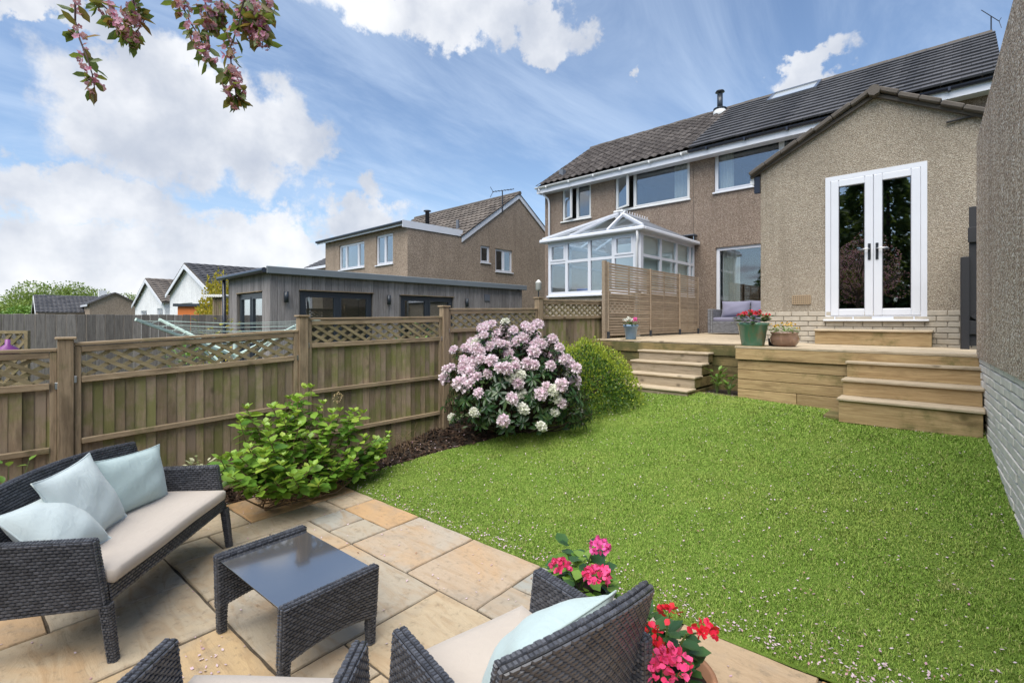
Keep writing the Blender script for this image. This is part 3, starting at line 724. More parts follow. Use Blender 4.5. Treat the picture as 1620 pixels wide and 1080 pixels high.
def on_roof(px, py):                                                 # where a photo direction meets the roof plane
    r = ray(px, py); e = Vector((0, 0, EYE)); k = (Vector((0, YE, EAVE)) - e).dot(RN) / r.dot(RN); return e + r * k
a, b, c, e = on_roof(1213, 166), on_roof(1290, 147), on_roof(1300, 134), on_roof(1229, 154)
sx0, sx1 = -2.9, -1.75
ctr = (a + b + c + e) / 4; su = .62; sv = .42
SM = basis((1, 0, 0), SLn, RN, ctr + RN * .06)
mb = MB(); mb.box(-su, -su + .07, -sv, sv, 0, .085, SM); mb.box(su - .07, su, -sv, sv, 0, .085, SM); mb.box(-su + .07, su - .07, -sv, -sv + .07, 0, .08, SM); mb.box(-su + .07, su - .07, sv - .09, sv, 0, .09, SM)
skl = ob('skylight', mb, 'steel', rfo); ob('pane', MB().box(-su + .07, su - .07, -sv + .07, sv - .09, .045, .055, SM), 'skylight_sky_tint', skl)
f0 = on_roof(1139, 180)
mb = MB().lathe([(.20, -.2), (.20, .06), (.16, .12), (.12, .18)], f0); flu = ob('flue_flashing', mb, 'upvc_old', rfo, True)
ob('flue', MB().lathe([(.085, .1), (.085, .62)], f0, 16), 'anthracite', flu, True); ob('cowl', MB().lathe([(.05, .62), (.05, .68), (.145, .685), (.12, .73), (.02, .75)], f0, 16), 'anthracite', flu, True); ob('storm_collar', MB().lathe([(.20, .135), (.20, .16), (.09, .20)], f0, 20), 'anthracite', flu)
# extension: gabled front, returns, roof with concrete verge
XL, XR, XA = -2.42, .20, -.93; ZL, ZA, ZR = 4.10, 4.86, 4.28
MX = frame((0, YX, 0), (1, 0, 0), (0, -1, 0)); DR = (-1.527, -.375, 1.70, 3.80)
mb = wall_holes(MX, XR, 1.76, 4.10, [(DR[0], DR[1], 1.76, DR[3])], .09, XL)
mb.quad((XL, YX, 4.10), (XR, YX, 4.10), (XR, YX, 4.24), (XA, YX, 4.82))
mb.quad((XL, YX, 1.0), (XL, YX, 4.10), (XL, YF, 4.10), (XL, YF, 1.0)); mb.quad((XR, YX, 1.0), (XR, YX, 4.36), (XR, YF, 4.36), (XR, YF, 1.0))
ob('extension_wall', mb, 'dash_extension', ho)
ob('plinth', MB().box(XL + .004, XR - .004, YX + .002, YX + .1, .6, 1.762), 'mortar', ho)
z = 1.30; row = 0
while z < 1.75:
    x = XL - (row % 2) * .11
    while x < XR:
        a, b = max(x, XL), min(x + .215, XR)
        if b - a > .03: ob('brick', MB().cbox(a, b, YX - .014 + random.uniform(-.003, .003), YX + .05, z, z + .065, .005), 'cream_brick', ho)
        x += .225
    z += .075; row += 1
rb = MB()
for (xa, za), (xb, zb) in (((XL - .14, ZL - .07), (XA, ZA)), ((XA, ZA), (.20, ZR - .05))):
    rb.prism([(xa, YX - .06, za), (xb, YX - .06, zb), (xb, YX - .06, zb - .05), (xa, YX - .06, za - .05)], (0, YF - YX + .06, 0))
rfx = ob('extension_roof', rb, 'tile_verge', ho)
def verge(p, q_, n_):
    p, q_ = Vector(p), Vector(q_)
    for k in range(n_):
        a, b = p.lerp(q_, k / n_), p.lerp(q_, (k + .985) / n_); j = random.uniform(-.006, .008)
        ob('verge_tile', MB().beam(a + Vector((0, YX - .05, .0 + j)), b + Vector((0, YX - .05, .012 + j)), .16, .062, (0, 0, 1), .012), 'tile_verge', rfx)
verge((XL - .14, 0, ZL - .06), (XA - .05, 0, ZA + .02), 7); verge((XA + .05, 0, ZA + .02), (.20, 0, ZR - .04), 5)
ob('ridge_tile', MB().tube([(XA, YX - .16, ZA + .01), (XA, YX + .4, ZA + .01)], .075, 8), 'tile_verge', rfx)
mb = MB().tube([(XL - .10, YX - .02, ZL - .16), (XL - .10, YF - .05, ZL - .16)], .055, 10); ob('gutter', mb, 'upvc_old', ho)
ob('bracket', MB().box(XL - .09, XL - .005, YX - .03, YX + .03, ZL - .36, ZL - .10), 'gutter_black', ho)
mb = MB(); p = atY(1497, 194, YX - .03); q_ = atY(1560, 181, YX - .03); mb.tube([p, p.lerp(q_, .5) + Vector((0, 0, .012)), q_], .014, 8); ob('cable', mb, 'rubber', ho)
# french doors
fd = ob('french_door_frame', MB().box(DR[0] + .0, DR[0] + .065, DR[2], DR[3], -.075, .012, MX).box(DR[1] - .065, DR[1], DR[2], DR[3], -.075, .012, MX).box(DR[0] + .065, DR[1] - .065, DR[3] - .065, DR[3], -.075, .012, MX).box(DR[0] + .065, DR[1] - .065, DR[2], DR[2] + .05, -.075, .012, MX), 'upvc', ho)
ob('threshold', MB().cbox(DR[0] - .02, DR[1] + .02, DR[2] - .028, DR[2] - .001, -.07, .07, .006, MX), 'upvc', fd)
cxd = (DR[0] + DR[1]) / 2
for s_, (a, b) in ((1, (DR[0] + .068, cxd - .002)), (-1, (cxd + .002, DR[1] - .068))):
    c, e = DR[2] + .053, DR[3] - .068; t_ = .098; lf = MB()
    lf.cbox(a, a + t_, c, e, -.06, .022, .008, MX).cbox(b - t_, b, c, e, -.06, .022, .008, MX).cbox(a + t_, b - t_, c, c + t_, -.06, .020, .008, MX).cbox(a + t_, b - t_, e - t_, e, -.06, .020, .008, MX)
    ob('door', lf, 'upvc', ho)
    ob('glazing_bead', MB().box(a + t_, a + t_ + .008, c + t_, e - t_, -.02, .012, MX).box(b - t_ - .008, b - t_, c + t_, e - t_, -.02, .012, MX).box(a + t_, b - t_, c + t_, c + t_ + .008, -.02, .011, MX).box(a + t_, b - t_, e - t_ - .008, e - t_, -.02, .011, MX), 'rubber', fd)
    ob('door_pane', MB().box(a + t_ + .004, b - t_ - .004, c + t_ + .004, e - t_ - .004, -.012, -.004, MX), 'door_glass', ho)
    hx = (b - .042) if s_ > 0 else (a + .042); hz = 2.66
    ob('door_handle', MB().cbox(hx - .016, hx + .016, hz - .12, hz + .11, .022, .034, .004, MX), 'dark_steel', ho)
    ob('lever', MB().tube([MX @ Vector((hx, hz + .03, .03)), MX @ Vector((hx, hz + .03, .07)), MX @ Vector((hx - s_ * .02, hz + .03, .075)), MX @ Vector((hx - s_ * .125, hz + .027, .072))], .0105, 10), 'steel', ho, True)
room(MX, DR[0], DR[1], DR[2], DR[3], 3, ho, 'interior_dark')
v0 = MX @ Vector((0, 0, 0)); vb = MB(); va, vz = atY(1254, 468, YX), atY(1282, 480, YX)
ux0, ux1, uz1, uz0 = va.x, vz.x, va.z, vz.z
for k in range(5): zz = uz0 + (uz1 - uz0) * k / 4; vb.box(ux0, ux1, zz - .008, zz + .008, .0, .018, MX)
for k in range(10): xx = ux0 + (ux1 - ux0) * k / 9; vb.box(xx - .007, xx + .007, uz0, uz1, .0, .016, MX)
avn = ob('air_vent', vb, 'terracotta_vent', ho); ob('vent_back', MB().box(ux0, ux1, uz0, uz1, .001, .004, MX), 'rubber', avn)

# ---- right-hand wall: coarse pebbledash over painted brick
wy0, wy1 = 1.2, 6.9
WA = Vector((wallx(wy1), wy1, 0)); WB = Vector((wallx(wy0), wy0, 0)); WU = (WB - WA).normalized(); WN = Vector((WU.y, -WU.x, 0)); WN = WN if WN.x < 0 else -WN
MW = frame(WA, WU, WN); WL = (WB - WA).length; zi = 1.31
rw = thing('building_wall', 'tall pebbledashed side wall on white painted brick at the right edge', 'wall', tuple(WA))
zt = lambda u: 3.54 + .165 * u
mb = MB(); mb.prism([MW @ Vector(p) for p in ((0, zi, .03), (WL, zi, .03), (WL, zt(WL), .03), (0, zt(0), .03))], -WN * .30)
ob('render', mb, 'dash_right', rw)
ob('mortar', MB().box(.0, WL, -.2, zi - .002, -.2, .0, MW), 'mortar', rw)
row = 0; z = .05
while z < zi - .01:
    u = -(row % 2) * .11
    while u < WL - .3:
        a, b = max(u, 0), u + .216
        yy = WA.y + WU.y * (a + b) / 2; 
        if z + .065 > lawnz(0, yy) - .02 and b - a > .03 and yy > 3.6: ob('brick', MB().cbox(a, b, z, min(z + .066, zi - .004), -.05, .016 + random.uniform(-.004, .004), .006, MW), 'white_brick', rw)
        u += .226
    z += .0755; row += 1
# gate in the side passage
gt = thing('garden_gate', 'black ledged and braced timber gate in the side passage', 'gate', (-.02, 8.05, 1.34))
GM = frame((-.005, 8.0, 0), (.995, .10, 0), (.10, -.995, 0))
for k in range(7): ob('board', MB().cbox(.032 + k * .125, .152 + k * .125, 1.38, 3.05 - .02 * (k % 2), -.02, 0, .004, GM), 'black_stain', gt)
ob('ledge', MB().cbox(.02, .95, 2.62, 2.80, .0, .035, .004, GM), 'black_stain', gt); ob('ledge', MB().cbox(.02, .95, 1.52, 1.68, .0, .035, .004, GM), 'black_stain', gt)
ob('brace', MB().beam(GM @ Vector((.08, 1.70, .02)), GM @ Vector((.9, 2.60, .02)), .10, .035, GM.to_3x3() @ Vector((0, 0, 1))), 'black_stain', gt)
ob('gate_post', MB().cbox(-.045, .03, 1.335, 2.45, -.03, .06, .005, GM), 'black_stain', gt)

# ================================================================== DECK AND STEPS
DZ = 1.34; DXL, DXM, DXR = -5.02, -2.25, .10; DYL, DYR = 7.47, 6.85
dk = thing('timber_deck', 'raised timber deck in front of the extension with boarded face', 'deck', (-2.2, 7.6, .6))
y = DYR
while y < YF - .15:
    x0 = DXL if y >= DYL - .01 else DXM - .03
    x1 = wallx(y) - .01 if y < 6.92 else (.10 if y < YX - .13 else XL - .02)
    xs = [x0, x0 + (x1 - x0) * random.uniform(.4, .6), x1] if x1 - x0 > 3 else [x0, x1]
    for a, b in zip(xs[:-1], xs[1:]): ob('deck_board', MB().cbox(a, b - .004, y - (.03 if y == DYR else 0), y + .138, DZ - .028, DZ + random.uniform(-.0015, .0015), .004), 'deck_top', dk)
    y += .144
# planter face on the right
fz = [(1.165, 1.309), (1.03, 1.158), (.90, 1.024), (.77, .894), (.60, .764)]
for k, (a, b) in enumerate(fz):
    off = .0 if k == 0 else .03
    for xa, xb in ([(DXM - (.02 if k == 0 else 0), .10)] if k < 4 else [(DXM, -1.55), (-1.545, .10)]):
        ob('face_board', MB().cbox(xa, xb, DYR - .028 + off, DYR + off - .002, a, b, .004), 'deck_face', dk)
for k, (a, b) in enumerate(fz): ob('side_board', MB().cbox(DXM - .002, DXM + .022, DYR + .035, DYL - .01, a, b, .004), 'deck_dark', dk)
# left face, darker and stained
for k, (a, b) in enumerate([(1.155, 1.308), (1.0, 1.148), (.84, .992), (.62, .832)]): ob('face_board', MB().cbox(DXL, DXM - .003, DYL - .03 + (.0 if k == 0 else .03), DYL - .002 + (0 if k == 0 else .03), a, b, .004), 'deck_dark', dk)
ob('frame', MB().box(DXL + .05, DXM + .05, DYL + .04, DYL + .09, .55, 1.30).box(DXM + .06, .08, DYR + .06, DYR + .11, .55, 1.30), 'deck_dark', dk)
def steps(name, label, x0, x1, treads, zb, depth, fm, back):
    t = thing(name, label, 'steps', ((x0 + x1) / 2, treads[-1][0], zb)); prev = None
    for k, (yf, z) in enumerate(treads):
        zl = treads[k + 1][1] if k + 1 < len(treads) else zb
        yb = treads[k - 1][0] + .02 if k else back
        nx = (x1 - x0) * 0
        ob('tread', MB().cbox(x0 - .015 - nx, x1 + .015, yf - .025, yb, z - .030, z, .006), 'deck_top', t)
        ob('riser', MB().cbox(x0, x1, yf, yf + .026, zl + (.001 if k + 1 < len(treads) else -.02), z - .031, .003), fm, t)
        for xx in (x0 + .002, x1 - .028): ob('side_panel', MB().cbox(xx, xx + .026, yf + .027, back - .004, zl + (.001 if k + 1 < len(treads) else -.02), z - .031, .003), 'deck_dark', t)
    return t
steps('garden_steps', 'four timber steps between the round green bush and the deck planter', -3.93, -2.80, [(7.24, 1.20), (7.0, 1.05), (6.75, .885), (6.5, .72)], .58, .25, 'deck_grey', DYL - .032)
steps('garden_steps', 'three wide timber steps against the right-hand wall', -1.0, .115, [(6.70, 1.22), (6.45, 1.04), (6.20, .86)], .62, .25, 'deck_face', DYR - .034)
ds = thing('door_step', 'low timber box step below the white french doors', 'step', (-1.0, 8.3, DZ))
a, b = atY(1289, 525, 8.2).x, atY(1474, 527, 8.2).x
ob('tread', MB().cbox(a - .01, b + .01, 8.17, YX - .02, 1.53, 1.558, .005), 'deck_top', ds); ob('riser', MB().cbox(a, b, 8.2, 8.225, DZ + .002, 1.529, .003), 'deck_face', ds)
for xx in (a, b - .025): ob('side_panel', MB().cbox(xx, xx + .025, 8.226, YX - .03, DZ + .002, 1.529, .003), 'deck_dark', ds)
mb = MB().cbox(-2.76, -2.28, 6.83, 6.93, .56, .66, .006); tag(ob('sleeper', mb, 'deck_dark'), 'timber edging sleeper in front of the small green plant', 'edging')
mb = MB(); mb.box(-2.78, -2.27, 6.9, DYL, .5, .645); tag(ob('soil', mb, 'soil'), 'dark soil pocket between the steps and the planter', kind='structure')
mb = MB().cbox(-1.16, -.95, 6.28, 6.78, .58, .645, .006); tag(ob('timber_pad', mb, 'deck_dark'), 'short timber pad beside the wide right-hand steps', 'timber')
# ---- privacy screen
scr = thing('privacy_screen', 'slatted timber privacy screen between the deck and the conservatory', 'screen', (-4.9, 10, DZ))
sy = [7.80, 9.53, 11.03, 12.15]; sxs = [-4.885, -4.92, -4.945, -4.965]
SH = 1.43
for k in range(4):
    ob('post', MB().cbox(sxs[k] + .010, sxs[k] + .034, sy[k] - .018, sy[k] + .018, DZ + .06, DZ + SH + .0, .004), 'screen_slat', scr)
    ob('post_shoe', MB().cbox(sxs[k] + .009, sxs[k] + .045, sy[k] - .028, sy[k] + .028, DZ + .001, DZ + .13, .004), 'anthracite', scr)
ob('post', MB().cbox(sxs[0] - .05, sxs[0] + .015, sy[0] - .11, sy[0] - .03, DZ + .002, DZ + SH + .02, .004), 'screen_slat', scr)
for p in range(3):
    nS = 27
    for k in range(nS):
        z = DZ + .07 + (SH - .10) * k / (nS - 1); a, b = Vector((sxs[p], sy[p] + .01, z)), Vector((sxs[p + 1], sy[p + 1] - .01, z + random.uniform(-.003, .003)))
        ob('slat', MB().beam(a, b, .016, .0385, (0, 0, 1)), 'screen_slat', scr)
    for f in (.02, .5, .97): m_ = Vector((sxs[p] - .02, sy[p], 0)).lerp(Vector((sxs[p + 1] - .02, sy[p + 1], 0)), f); ob('batten', MB().box(m_.x - .012, m_.x + .008, m_.y - .02, m_.y + .02, DZ + .05, DZ + SH), 'screen_slat', scr)

# ================================================================== CONSERVATORY (neighbour's)
CX0, CX1, CY0, CEV, CSL = -8.22, -5.47, 10.15, 3.74, 2.33
cv = thing('conservatory', 'white framed conservatory with hipped glass roof behind the slatted screen', 'conservatory', (-6.85, 11.6, 0))
ob('dwarf_wall', MB().box(CX0 + .02, CX1 - .02, CY0 + .02, CY0 + .2, -.24, CSL - .03).box(CX1 - .2, CX1 - .02, CY0 + .2, YF - .003, -.24, CSL - .03).box(CX0 + .02, CX0 + .2, CY0 + .2, YF - .003, -.24, CSL - .03), 'dash_extension', cv)
ob('floor', MB().box(CX0 + .2, CX1 - .2, CY0 + .2, YF - .003, 1.2, 1.3), 'interior', cv)
ob('inner_wall', MB().box(CX0 + .2, CX1 - .2, YF - .05, YF - .004, 1.3, 4.0), 'upvc_old', cv)
MCF = frame((0, CY0, 0), (1, 0, 0), (0, -1, 0)); MCR = frame((CX1, 0, 0), (0, 1, 0), (1, 0, 0)); MCL = frame((CX0, 0, 0), (0, 1, 0), (-1, 0, 0))
TR = 3.16
def glazing(M, cuts, opens=(), gm='glass'):
    mb = MB(); u0, u1 = cuts[0], cuts[-1]
    for k, c in enumerate(cuts):
        w2 = .07 if k in (0, len(cuts) - 1) else .04
        mb.box(c - (0 if k == 0 else w2), c + (0 if k == len(cuts) - 1 else w2), CSL, CEV, -.07, .0, M)
    mb.box(u0 + .07, u1 - .07, CSL, CSL + .09, -.07, -.004, M); mb.box(u0 + .07, u1 - .07, TR, TR + .07, -.07, -.004, M); mb.box(u0 + .07, u1 - .07, CEV - .07, CEV, -.07, -.004, M)
    fr = ob('window_frame', mb, 'upvc', cv)
    ob('sill', MB().cbox(u0 - .03, u1 + .03, CSL - .05, CSL - .002, -.08, .05, .006, M), 'upvc', fr)
    for k in range(len(cuts) - 1):
        a, b = cuts[k] + (.07 if k == 0 else .04), cuts[k + 1] - (.07 if k == len(cuts) - 2 else .04)
        ob('pane', MB().box(a, b, CSL + .09, TR, -.04, -.032, M), gm, fr)
        if k in opens:
            s_ = .045; ob('fanlight', MB().box(a, a + s_, TR + .07, CEV - .07, -.06, .012, M).box(b - s_, b, TR + .07, CEV - .07, -.06, .012, M).box(a + s_, b - s_, TR + .07, TR + .07 + s_, -.06, .012, M).box(a + s_, b - s_, CEV - .07 - s_, CEV - .07, -.06, .012, M), 'upvc', fr)
        ob('pane', MB().box(a + (.045 if k in opens else 0), b - (.045 if k in opens else 0), TR + .07, CEV - .07, -.04, -.032, M), gm, fr)
bays = [CX0 + .03] + [atY(p, 450, CY0).x for p in (896, 932, 970)] + [CX1 - .12]
glazing(MCF, bays, (0, 3)); rs = [CY0 + .07] + [atX(p, 420, CX1).y for p in (1046, 1071, 1092)] + [YF - .01]; glazing(MCR, rs, gm='glass_low'); glazing(MCL, [CY0 + .07, 11.1, 12.1, YF - .01])
ob('corner_post', MB().cbox(CX1 - .118, CX1 + .004, CY0 - .004, CY0 + .068, CSL, CEV, .01), 'upvc', cv)
CXM = (CX0 + CX1) / 2; AP = Vector((CXM, 11.6, 4.58)); AB = Vector((CXM, YF - .01, 4.58)); eo = .10
cLf, cRf, cLb, cRb = Vector((CX0 - eo, CY0 - eo, CEV + .09)), Vector((CX1 + eo, CY0 - eo, CEV + .09)), Vector((CX0 - eo, YF - .01, CEV + .09)), Vector((CX1 + eo, YF - .01, CEV + .09))
gl = MB(); gl.quad(cLf, cRf, AP); gl.quad(cLb, cLf, AP, AB)
crf = ob('roof', gl, 'roof_glass', cv)
ob('roof_panel', MB().quad(cRf, cRb, AB, AP), 'lead', crf)
for a, b in ((cLf, AP), (cRf, AP), (AP, AB)): ob('ridge_bar', MB().beam(a + Vector((0, 0, .02)), b + Vector((0, 0, .02)), .06, .05), 'upvc', crf)
for k in (1, 2): a = cLf.lerp(cRf, k / 3 + (.02 if k == 2 else -.02)); ob('glazing_bar', MB().beam(a + Vector((0, 0, .015)), AP + Vector(((k - 1.5) * .25, 0, .015)), .045, .05), 'upvc', crf)
for k in (1, 2, 3): a = cLf.lerp(cLb, k / 4 + .08); ob('glazing_bar', MB().beam(a + Vector((0, 0, .015)), AP.lerp(AB, max(0, k / 4 * 1.4 - .35)) + Vector((0, 0, .015)), .045, .05), 'upvc', crf)
mb = MB()
for k in range(11): p = AP.lerp(AB, .04 + k * .09); mb.lathe([(.011, .04), (.008, .08), (.014, .09), (.004, .13)], p, 6)
ob('ridge_cresting', mb, 'upvc', crf)
ob('blind', MB().box(CX1 - .13, CX1 - .12, CY0 + .2, YF - .1, CSL, CEV), 'blind', cv)
ob('ridge_cap', MB().cbox(CXM - .16, CXM + .12, 11.5, 11.68, 4.60, 4.65, .01), 'upvc_old', crf)
ob('flashing', MB().box(CXM + .3, CX1 + .08, YF - .24, YF - .006, 4.0, 4.02, Matrix.Identity(4)), 'lead', crf)
ob('eaves_gutter', MB().cbox(CX0 - eo - .06, CX1 + eo + .06, CY0 - eo - .07, CY0 - eo + .03, CEV + .0, CEV + .09, .02).cbox(CX1 + eo - .04, CX1 + eo + .06, CY0 - eo + .03, YF - .01, CEV + .0, CEV + .085, .02).cbox(CX0 - eo - .06, CX0 - eo + .04, CY0 - eo + .03, YF - .01, CEV + .0, CEV + .085, .02), 'upvc', cv)
ob('eaves_board', MB().box(CX0 - .06, CX1 + .06, CY0 - .06, CY0 + .05, CEV + .001, CEV + .03).box(CX1 - .05, CX1 + .06, CY0 + .05, YF - .012, CEV + .001, CEV + .03), 'upvc', cv)
ob('downpipe', MB().tube([(CX1 - .02, CY0 - .12, CEV), (CX1 - .04, CY0 - .06, CEV - .2), (CX1 - .07, CY0 - .045, CEV - .3), (CX1 - .07, CY0 - .045, CSL - .8)], .03, 10), 'upvc_old', cv, True)
# what stands on its sill
tag(ob('storage_box', MB().cbox(-7.45, -7.1, CY0 + .25, CY0 + .5, 2.335, 2.50, .02), 'blue_plastic'), 'blue plastic box on the conservatory window sill', 'box')
tag(ob('window_shelf', MB().cbox(CX0 + .21, CX1 - .21, CY0 + .09, CY0 + .6, 2.30, 2.334, .004), 'upvc_old'), 'pale inner window shelf of the conservatory', 'shelf')

# ================================================================== BOUNDARY FENCE
FD = Vector((.0467, .9989, 0)); F0 = Vector((-5.375, .385, 0)); FN = Vector((FD.y, -FD.x, 0))
fp = lambda s_, z=0, n_=0: F0 + FD * s_ + FN * n_ + Vector((0, 0, z))
POST = [(-1, 1.42), (0, 1.555), (1, 1.745), (2, 1.885), (3, 2.06), (4, 2.22)]
plab = ['fence post outside the left edge beyond the sofa', 'fence post behind the left end of the wicker sofa, with flat cap', 'fence post above the leafy hydrangea', 'fence post just left of the pink rhododendron', 'fence post above the rhododendron, second from the slatted screen', 'fence post nearest the slatted screen']
for (k, zt_), lb in zip(POST, plab):
    g = lawnz(-5, fp(1.9 * k).y) if fp(1.9 * k).y > 2.5 else 0
    t = thing('fence_post', 'weathered square timber ' + lb, 'post', tuple(fp(1.9 * k, g - .05)), group='posts of the boundary fence')
    MP = basis(FN, FD, (0, 0, 1), fp(1.9 * k))
    ob('shaft', MB().cbox(-.05, .05, -.05, .05, g - .05, zt_ - .02, .006, MP), 'fence_post', t); ob('cap', MB().cbox(-.066, .066, -.066, .066, zt_ - .019, zt_, .006, MP), 'fence_rail', t)
PAN = [(-1, 1.455, 1.465, 'leftmost, behind the wicker sofa'), (0, 1.508, 1.588, 'behind the hydrangea, left of its middle post'), (1, 1.715, 1.742, 'between the hydrangea and the rhododendron'), (2, 1.85, 1.88, 'right behind the pink rhododendron'), (3, 2.03, 2.05, 'above the round bush, left of the slatted screen')]
def clip_lath(u, v, slope, s0, s1, z0, z1):
    pts = []
    for s_ in (s0, s1):
        z = v + slope * (s_ - u)
        if z0 <= z <= z1: pts.append((s_, z))
    for z in (z0, z1):
        s_ = u + (z - v) / slope
        if s0 <= s_ <= s1: pts.append((s_, z))
    pts.sort(); return (pts[0], pts[-1]) if len(pts) >= 2 and (pts[-1][0] - pts[0][0]) > .03 else None
def fence_panel(k, za, zb, lb, s0=None, s1=None, mz=True):
    s0 = 1.9 * k + .0515 if s0 is None else s0; s1 = 1.9 * (k + 1) - .0515 if s1 is None else s1
    gy = fp((s0 + s1) / 2).y; g = lawnz(-5, gy) if gy > 2.5 else 0
    t = thing('garden_fence', 'weathered timber fence panel with lattice top, ' + lb, 'fence', tuple(fp((s0 + s1) / 2, g)), group='panels of the boundary fence')
    zt_ = lambda s_: za + (zb - za) * (s_ - s0) / (s1 - s0)
    rail = lambda nm, dz, h_, w_, n_, m_='fence_rail': ob(nm, MB().beam(fp(s0 + (.0 if dz < .02 else .045), zt_(s0) - dz, n_), fp(s1 - (0 if dz < .02 else .045), zt_(s1) - dz, n_), w_, h_, (0, 0, 1), .004), m_, t)
    rail('top_rail', .013, .026, .062, .0); rail('rail', .055, .05, .040, .002); rail('rail', .305, .052, .042, .008)
    rail('rail', .815, .045, .040, .020)
    if k >= 1: rail('rail', 1.30, .045, .040, .020)
    MF = basis(FN, FD, (0, 0, 1), fp(0))
    for a in (s0, s1 - .044): ob('stile', MB().cbox(-.02, .022, a, a + .044, max(g - .06, zt_(a) - 1.8), zt_(a) - .027, .004, MF), 'fence_post', t)
    s_ = s0 + .046; n_ = 0
    while s_ < s1 - .05:
        w_ = min(random.uniform(.066, .084), s1 - .046 - s_); zb_ = max(g - .06, zt_(s_) - 1.78)
        bd = MB(); B = [(-.017, s_ - .008), (-.011, s_ - .008), (-.001 + random.uniform(-.002, .002), s_ + w_), (-.017, s_ + w_)]   # feather-edged
        tz = zt_(s_) - .31; jz = random.uniform(0, .02); sk = random.uniform(-.006, .006)
        bd.add([MF @ Vector((a + sk * .4, b + sk, zb_ + jz)) for a, b in B] + [MF @ Vector((a, b, tz)) for a, b in B], [(3, 2, 1, 0), (4, 5, 6, 7), (0, 1, 5, 4), (1, 2, 6, 5), (2, 3, 7, 6), (3, 0, 4, 7)])
        ob('board', bd, 'fence_board', t); s_ += w_; n_ += 1
    # crossed laths of the lattice
    za_, zb_ = -.278, -.080; sl_ = .62
    for sg, n1, sp in ((-1, .006, .158), (1, -.006, .158)):
        u = s0 - .4
        while u < s1 + .4:
            c = clip_lath(u, -.18, sg * sl_, s0 + .044, s1 - .044, za_, zb_)
            if c: (a, b), (c_, d_) = c; ob('lath', MB().beam(fp(a, zt_(a) + b, n1), fp(c_, zt_(c_) + d_, n1), .010, .032, (0, 0, 1)), 'lath', t)
            u += sp
    for a in (s0 - .004, s1 + .004): ob('bracket', MB().cbox(.022, .034, a - .02, a + .02, zt_(a) - .33, zt_(a) - .275, .003, MF), 'steel', t)
    return t
for k, za, zb, lb in PAN: fence_panel(k, za, zb, lb)
fence_panel(4, 2.12, 2.12, 'short end piece behind the slatted screen', 1.9 * 4 + .058, 1.9 * 4 + .95)
# ---- far boundary fence of the next garden
ff = thing('board_fence', 'grey vertical board fence across the far side of the next garden', 'fence', (-13, 1, -.2))
y = -1.4
while y < 3.75:
    w_ = .146; x = -13.0 + random.uniform(-.006, .006) + .10 * max(0, y); h_ = 1.80 + random.uniform(-.006, .006)
    ob('board', MB().cbox(x - .02, x, y + .001, y + w_ - .001, -.25, h_, .004), 'far_board', ff); y += w_
for y in (-.9, 1.0, 2.85): ob('post', MB().cbox(-13.13 + .1 * max(0, y), -13.03 + .1 * max(0, y), y - .05, y + .05, -.25, 1.75, .004), 'far_board', ff)
# loose trellis and things in the next garden
lt = thing('trellis', 'small framed diamond trellis leaning in the next garden at far left', 'trellis', (-6.4, -.3, 0))
a, b = atD(-40, 523, 4.9), atD(46, 523, 4.9); z1 = a.z; z0 = z1 - .55; U_ = (b - a); U_.z = 0; LU = U_.length; U_.normalize(); N_ = Vector((U_.y, -U_.x, 0)); MT = frame((a.x, a.y, 0), U_, N_)
for nm, bb in (('frame_bar', (0, LU, z1 - .03, z1)), ('frame_bar', (0, LU, z0, z0 + .03)), ('frame_bar', (LU - .035, LU, -.24, z1 - .031)), ('frame_bar', (0, .035, -.24, z1 - .031))): ob(nm, MB().box(bb[0], bb[1], bb[2], bb[3], -.015, .015, MT), 'lath', lt)
for sg in (-1, 1):
    u = -.6
    while u < LU + .6:
        c = clip_lath(u, (z0 + z1) / 2, sg, .03, LU - .03, z0 + .03, z1 - .03)
        if c: (p0, p1), (p2, p3) = c; ob('lath', MB().beam(MT @ Vector((p0, p1, sg * .005)), MT @ Vector((p2, p3, sg * .005)), .008, .026, (0, 0, 1)), 'lath', lt)
        u += .105

# ================================================================== GARDEN ROOM
sh = thing('garden_room', 'flat roofed garden room clad in grey vertical timber boards beyond the fence', 'garden room', (-11.2, 7.4, -.2))
GX0, GX1, GY0, GY1 = -12.5, -10.0, 3.68, 11.1; GT = 2.64
w1, w2 = (4.28, 5.96, .35, 2.30), (6.72, 8.37, .35, 2.29); ew = (-11.92, -10.42, .2, 2.27)
MS = frame((GX1, 0, 0), (0, 1, 0), (1, 0, 0)); ME = frame((0, GY0, 0), (1, 0, 0), (0, -1, 0))
core = wall_holes(frame((GX1 - .03, 0, 0), (0, 1, 0), (1, 0, 0)), GY1, -.25, GT, [w1, w2], .08, GY0 + .03)
core.v += wall_holes(frame((0, GY0 + .03, 0), (1, 0, 0), (0, -1, 0)), GX1 - .03, -.25, GT, [ew], .08, GX0).v if False else []
ob('wall', core, 'far_board', sh); ob('wall', wall_holes(frame((0, GY0 + .03, 0), (1, 0, 0), (0, -1, 0)), GX1 - .03, -.25, GT, [ew], .08, GX0), 'far_board', sh)
ob('wall', MB().box(GX0, GX1 - .03, GY1 - .05, GY1, -.25, GT).box(GX0, GX0 + .05, GY0 + .03, GY1 - .05, -.25, GT), 'far_board', sh)
def clad(M, u0, u1, holes, pitch):
    u = u0
    while u < u1 - .01:
        a, b = u + .003, min(u + pitch, u1) - .003; seg = [(.1, GT)]
        for h in holes:
            if h[0] - .01 < (a + b) / 2 < h[1] + .01: seg = [(.1, h[2] - .002), (h[3] + .002, GT)] if h[2] > .3 else [(h[3] + .002, GT)]
        for c, e in seg: ob('cladding_board', MB().box(a, b, c, e, -.028, random.uniform(-.003, .003), M), 'cladding', sh)
        u += pitch
clad(MS, GY0, GY1, [w1, w2], .142); clad(ME, GX0, GX1 - .03, [ew], .095)
